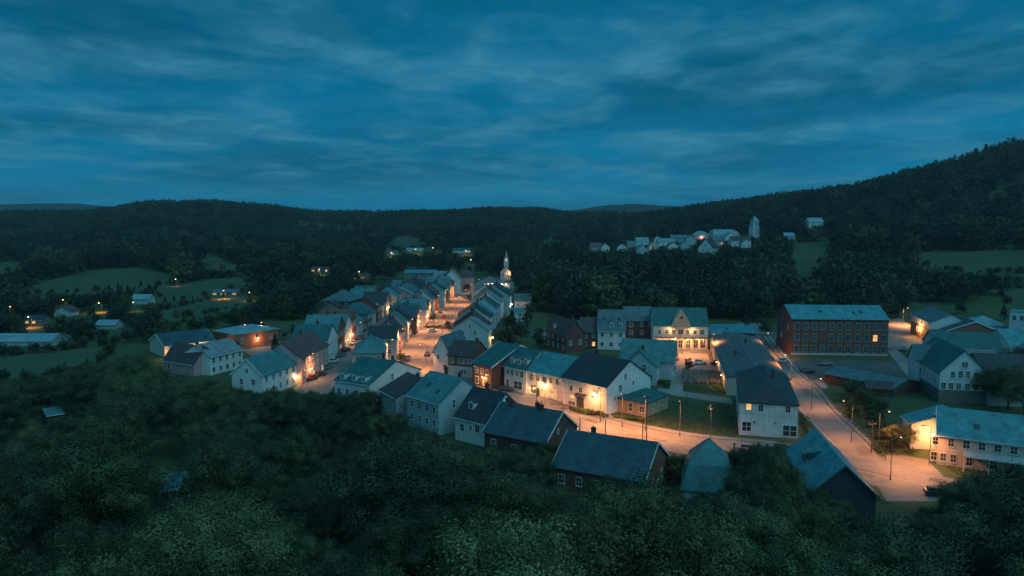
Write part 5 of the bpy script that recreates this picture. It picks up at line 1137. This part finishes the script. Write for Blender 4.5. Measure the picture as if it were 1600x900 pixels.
SHB = [crown_mesh('foliage', 61 + i, .9, .6, .55, 14, 900, .08, leaf3, 'r', -.4) for i in range(3)]
def shrub(u, v, s, label):
    p = at(u, v); t = empty('shrub', (p.x, p.y, 0), rt_.uniform(0, 6), label, 'shrub', 'low shrubs in the verges and gardens'); t.scale = (s * rt_.uniform(.9, 1.4), s, s * rt_.uniform(.8, 1.1))
    link('foliage', SHB[rt_.randrange(3)], t); m_ = link('stem', STEM, t)
STEM = MB().tube((0, 0, -.1), (0, 0, .5), .06, .03, 6).mesh('stem', bark)
for i in range(13): shrub(893 + i * 4.4 + rt_.uniform(-1, 1), 641 + i * .95 + rt_.uniform(-.8, .8), rt_.uniform(.6, 1.1), 'shrub in the lit bed along the front of the large white gabled house')
for i in range(10): shrub(962 + i * 5.2, 653 + i * .6 + rt_.uniform(-1, 1), rt_.uniform(.5, .9), 'low shrub in front of the brick and plaster annex')
for i in range(30):
    v_ = rt_.uniform(622, 700); shrub(1296 + (v_ - 622) * .92 + rt_.uniform(0, 50), v_, rt_.uniform(.5, 1.4), 'wild shrub on the bank right of the guard rail')
for i in range(14): shrub(rt_.uniform(1372, 1428), rt_.uniform(692, 712), rt_.uniform(.5, 1.0), 'shrub in the rough corner by the curved street lamp')
for i in range(10): shrub(rt_.uniform(1030, 1046), rt_.uniform(578, 606), rt_.uniform(.6, 1.2), 'shrub in the garden left of the path to the square')
for i in range(10): shrub(rt_.uniform(1036, 1062), rt_.uniform(742, 756), rt_.uniform(.6, 1.2), 'shrub in the strip between the brick hall and the pavilion')
for i in range(9): shrub(1252 + i * 1.5, 650 + i * 3.4, .6, 'shrub on the grass triangle right of the corner house')
for i in range(14): shrub(666 + i * 3.4, 513 + rt_.uniform(-1.5, 1.5), rt_.uniform(.6, 1.0), 'shrub of the planted strip across the main street')
# flower bed: nobody could count the stems
m = MB()
for i in range(2600):
    u, v = rt_.uniform(1066, 1132), rt_.uniform(582, 600); p = at(u, v); h_ = rt_.uniform(.4, 1.3); a = rt_.uniform(0, 3.14); c, s = math.cos(a) * .07, math.sin(a) * .07; lx = rt_.uniform(-.25, .25)
    m.add([(p.x - c, p.y - s, 0), (p.x + c, p.y + s, 0), (p.x + c * 1.6 + lx, p.y + s, h_), (p.x - c * 1.6 + lx, p.y - s, h_)], [(0, 1, 2, 3)])
bed = link('flower_bed', m.mesh('flower_bed', plain('pale_flowers', (.30, .26, .24), .8, var=.5, scale=1.5))); bed['kind'] = 'stuff'
# long grass tufts on the lawns
m = MB()
for poly, n_ in (([(960, 650), (1030, 625), (1140, 634), (1155, 684), (1080, 678)], 5200), ([(1250, 650), (1262, 648), (1280, 680), (1270, 690), (1250, 680)], 700), ([(1270, 618), (1330, 612), (1390, 660), (1420, 690), (1370, 712), (1330, 660)], 5000),
                 ([(835, 624), (880, 632), (950, 652), (940, 656), (880, 642)], 1400), ([(1064, 582), (1134, 582), (1140, 616), (1068, 610)], 2500), ([(1470, 725), (1600, 735), (1600, 760), (1510, 750)], 1500), ([(1366, 776), (1442, 806), (1430, 812), (1366, 784)], 800)):
    us = [p[0] for p in poly]; vs_ = [p[1] for p in poly]; c0 = 0
    while c0 < n_:
        u, v = rt_.uniform(min(us), max(us)), rt_.uniform(min(vs_), max(vs_))
        if not inpoly(u, v, poly): n_ -= .5; continue
        c0 += 1; p = at(u, v)
        if footblocked(p.x, p.y, .1): continue
        h_ = rt_.uniform(.08, .32); a = rt_.uniform(0, 3.14); c, s = math.cos(a) * .11, math.sin(a) * .11
        m.add([(p.x - c, p.y - s, 0), (p.x + c, p.y + s, 0), (p.x + rt_.uniform(-.15, .15), p.y, h_)], [(0, 1, 2)])
gr = link('grass', m.mesh('grass', plain('long_grass', (.075, .11, .045), .9, var=.5, scale=.6))); gr['kind'] = 'stuff'
# ------------------------------------------------------------------ the woods as one mass
TOWN = [(236, 580), (246, 534), (330, 514), (395, 512), (440, 514), (488, 500), (500, 472), (556, 458), (604, 440), (636, 420), (760, 426), (770, 436), (806, 436), (812, 480), (850, 490), (862, 500), (935, 501), (1110, 503), (1230, 505), (1392, 503), (1395, 490), (1440, 474), (1640, 476), (1640, 1000), (236, 1000)]
rf = random.Random(21)
def forest_zone(y0, y1, sp, smin, smax):
    y = y0
    while y < y1:
        x = -y * .80
        while x < y * .82:
            a, b = x + rf.uniform(-.45, .45) * sp, y + rf.uniform(-.45, .45) * sp; x += sp
            z = ground(a, b); u, v = pix(a, b, z)
            if u < -60 or u > 1660: continue
            if inpoly(u, v, TOWN): continue
            if any(inpoly(u, v, P) for P in FIELDS): continue
            s = rf.uniform(smin, smax) * rf.choice((.6, .9, 1, 1, 1.35)) * (1 + .35 * noise.noise(Vector((a / 70, b / 70, 4))))
            s = min(s, 1.6 if b > 900 else 1.9 if b > 560 else 2.3)
            if noise.noise(Vector((a / 130, b / 60, 7))) > .36 and b > 330: s *= .4   # young growth and clearings
            if v > 440 and u < 480 and noise.noise(Vector((a / 45, b / 45, 9))) < -.3: s *= .5
            if footblocked(a, b, 3.5 * s) or roadblocked(a, b): continue
            okk = False
            for q in range(3):
                if not hides(a, b, z, 3.6 * s, 9.5 * s): okk = True; break
                s *= .6
            if not okk: continue
            if b < 262 and u < 235 and pix(a, b, z + 9.5 * s)[1] < interp(u, TOPV): continue
            # trees before a field must leave it to be seen
            if b < 900:
                for q in range(5):
                    vt = pix(a, b, z + 9.3 * s)[1]; ru = 3.5 * s * F / b
                    if not any(inpoly(uu, vv, P) for P in FIELDS for uu in (u, u - ru, u + ru) for vv in (vt + 1, (vt + v) / 2)): break
                    s *= .72
                if s < .3 and rf.random() < .7: continue
            far_pts.append((a, b, z, s))
        y += sp * .87
forest_zone(196, 330, 8.0, .7, 1.25); forest_zone(330, 620, 9.5, .8, 1.75); forest_zone(620, 1050, 12.5, .9, 2.1); forest_zone(1050, 1900, 14.5, 1.0, 1.9)
# shrubs and hedges along the field edges of the valley
for P in FIELDS:
    for (a, b), (c, d) in zip(P, P[1:] + P[:1]):
        n_ = int(math.hypot(c - a, (d - b) * 2) / 5)
        for i in range(n_):
            if rf.random() < .6: continue
            q = i / n_; u, v = a + (c - a) * q, b + (d - b) * q
            if inpoly(u, v + 1.5, P): pass
            p = at_ground(u, v, 180)
            if not footblocked(p.x, p.y, 2): far_pts.append((p.x, p.y, p.z, rf.uniform(.18, .45)))
print('forest', len(far_pts))
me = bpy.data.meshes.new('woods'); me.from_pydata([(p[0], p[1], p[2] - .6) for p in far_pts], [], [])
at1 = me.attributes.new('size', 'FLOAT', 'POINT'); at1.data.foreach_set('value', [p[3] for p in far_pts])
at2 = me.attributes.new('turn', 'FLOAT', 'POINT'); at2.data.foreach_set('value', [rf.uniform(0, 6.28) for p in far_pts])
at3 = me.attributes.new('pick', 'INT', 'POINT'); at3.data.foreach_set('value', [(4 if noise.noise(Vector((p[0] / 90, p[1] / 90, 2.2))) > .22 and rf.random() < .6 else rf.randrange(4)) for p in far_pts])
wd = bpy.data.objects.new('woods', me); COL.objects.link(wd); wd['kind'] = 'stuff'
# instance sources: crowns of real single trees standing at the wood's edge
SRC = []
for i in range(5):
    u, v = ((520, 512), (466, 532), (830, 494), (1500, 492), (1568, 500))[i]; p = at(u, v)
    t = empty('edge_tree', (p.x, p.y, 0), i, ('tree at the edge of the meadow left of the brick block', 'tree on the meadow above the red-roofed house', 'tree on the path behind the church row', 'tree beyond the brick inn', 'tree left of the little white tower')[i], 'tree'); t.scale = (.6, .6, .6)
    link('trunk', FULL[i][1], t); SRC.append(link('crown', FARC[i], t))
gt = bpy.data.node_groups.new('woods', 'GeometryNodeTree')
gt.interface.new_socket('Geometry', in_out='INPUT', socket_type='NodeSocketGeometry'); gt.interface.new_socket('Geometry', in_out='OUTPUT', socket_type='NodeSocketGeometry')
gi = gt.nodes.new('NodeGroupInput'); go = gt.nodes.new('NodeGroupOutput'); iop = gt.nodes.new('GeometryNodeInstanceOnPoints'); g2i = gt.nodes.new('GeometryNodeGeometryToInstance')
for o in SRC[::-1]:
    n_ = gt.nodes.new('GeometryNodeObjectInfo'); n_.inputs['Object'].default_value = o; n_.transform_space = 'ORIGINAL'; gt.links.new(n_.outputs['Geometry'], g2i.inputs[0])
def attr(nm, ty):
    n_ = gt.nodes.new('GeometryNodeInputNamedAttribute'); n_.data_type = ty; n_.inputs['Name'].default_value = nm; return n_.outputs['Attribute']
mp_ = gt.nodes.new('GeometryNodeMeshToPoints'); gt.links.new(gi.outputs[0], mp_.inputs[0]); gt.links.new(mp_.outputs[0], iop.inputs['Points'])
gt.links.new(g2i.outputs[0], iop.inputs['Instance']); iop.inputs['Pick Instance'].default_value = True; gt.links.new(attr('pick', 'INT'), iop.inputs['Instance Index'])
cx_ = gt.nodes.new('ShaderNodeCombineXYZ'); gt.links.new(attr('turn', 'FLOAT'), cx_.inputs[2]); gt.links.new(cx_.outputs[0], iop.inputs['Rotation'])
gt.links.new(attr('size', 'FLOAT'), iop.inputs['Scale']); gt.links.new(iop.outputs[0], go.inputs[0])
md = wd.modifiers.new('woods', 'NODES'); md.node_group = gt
# ------------------------------------------------------------------ air
HAZE = 0.00010
if HAZE:
    hz = MB().box(-6400, 6400, -200, 5000, -45, 230).build('haze', None)
    hm = bpy.data.materials.new('haze'); hm.use_nodes = True; t = hm.node_tree; t.nodes.clear()
    v_ = t.nodes.new('ShaderNodeVolumePrincipled'); v_.inputs['Color'].default_value = (.8, .88, .92, 1); v_.inputs['Density'].default_value = HAZE; v_.inputs['Anisotropy'].default_value = .2
    ou = t.nodes.new('ShaderNodeOutputMaterial'); t.links.new(v_.outputs[0], ou.inputs['Volume']); hz.data.materials.append(hm); hz['kind'] = 'stuff'
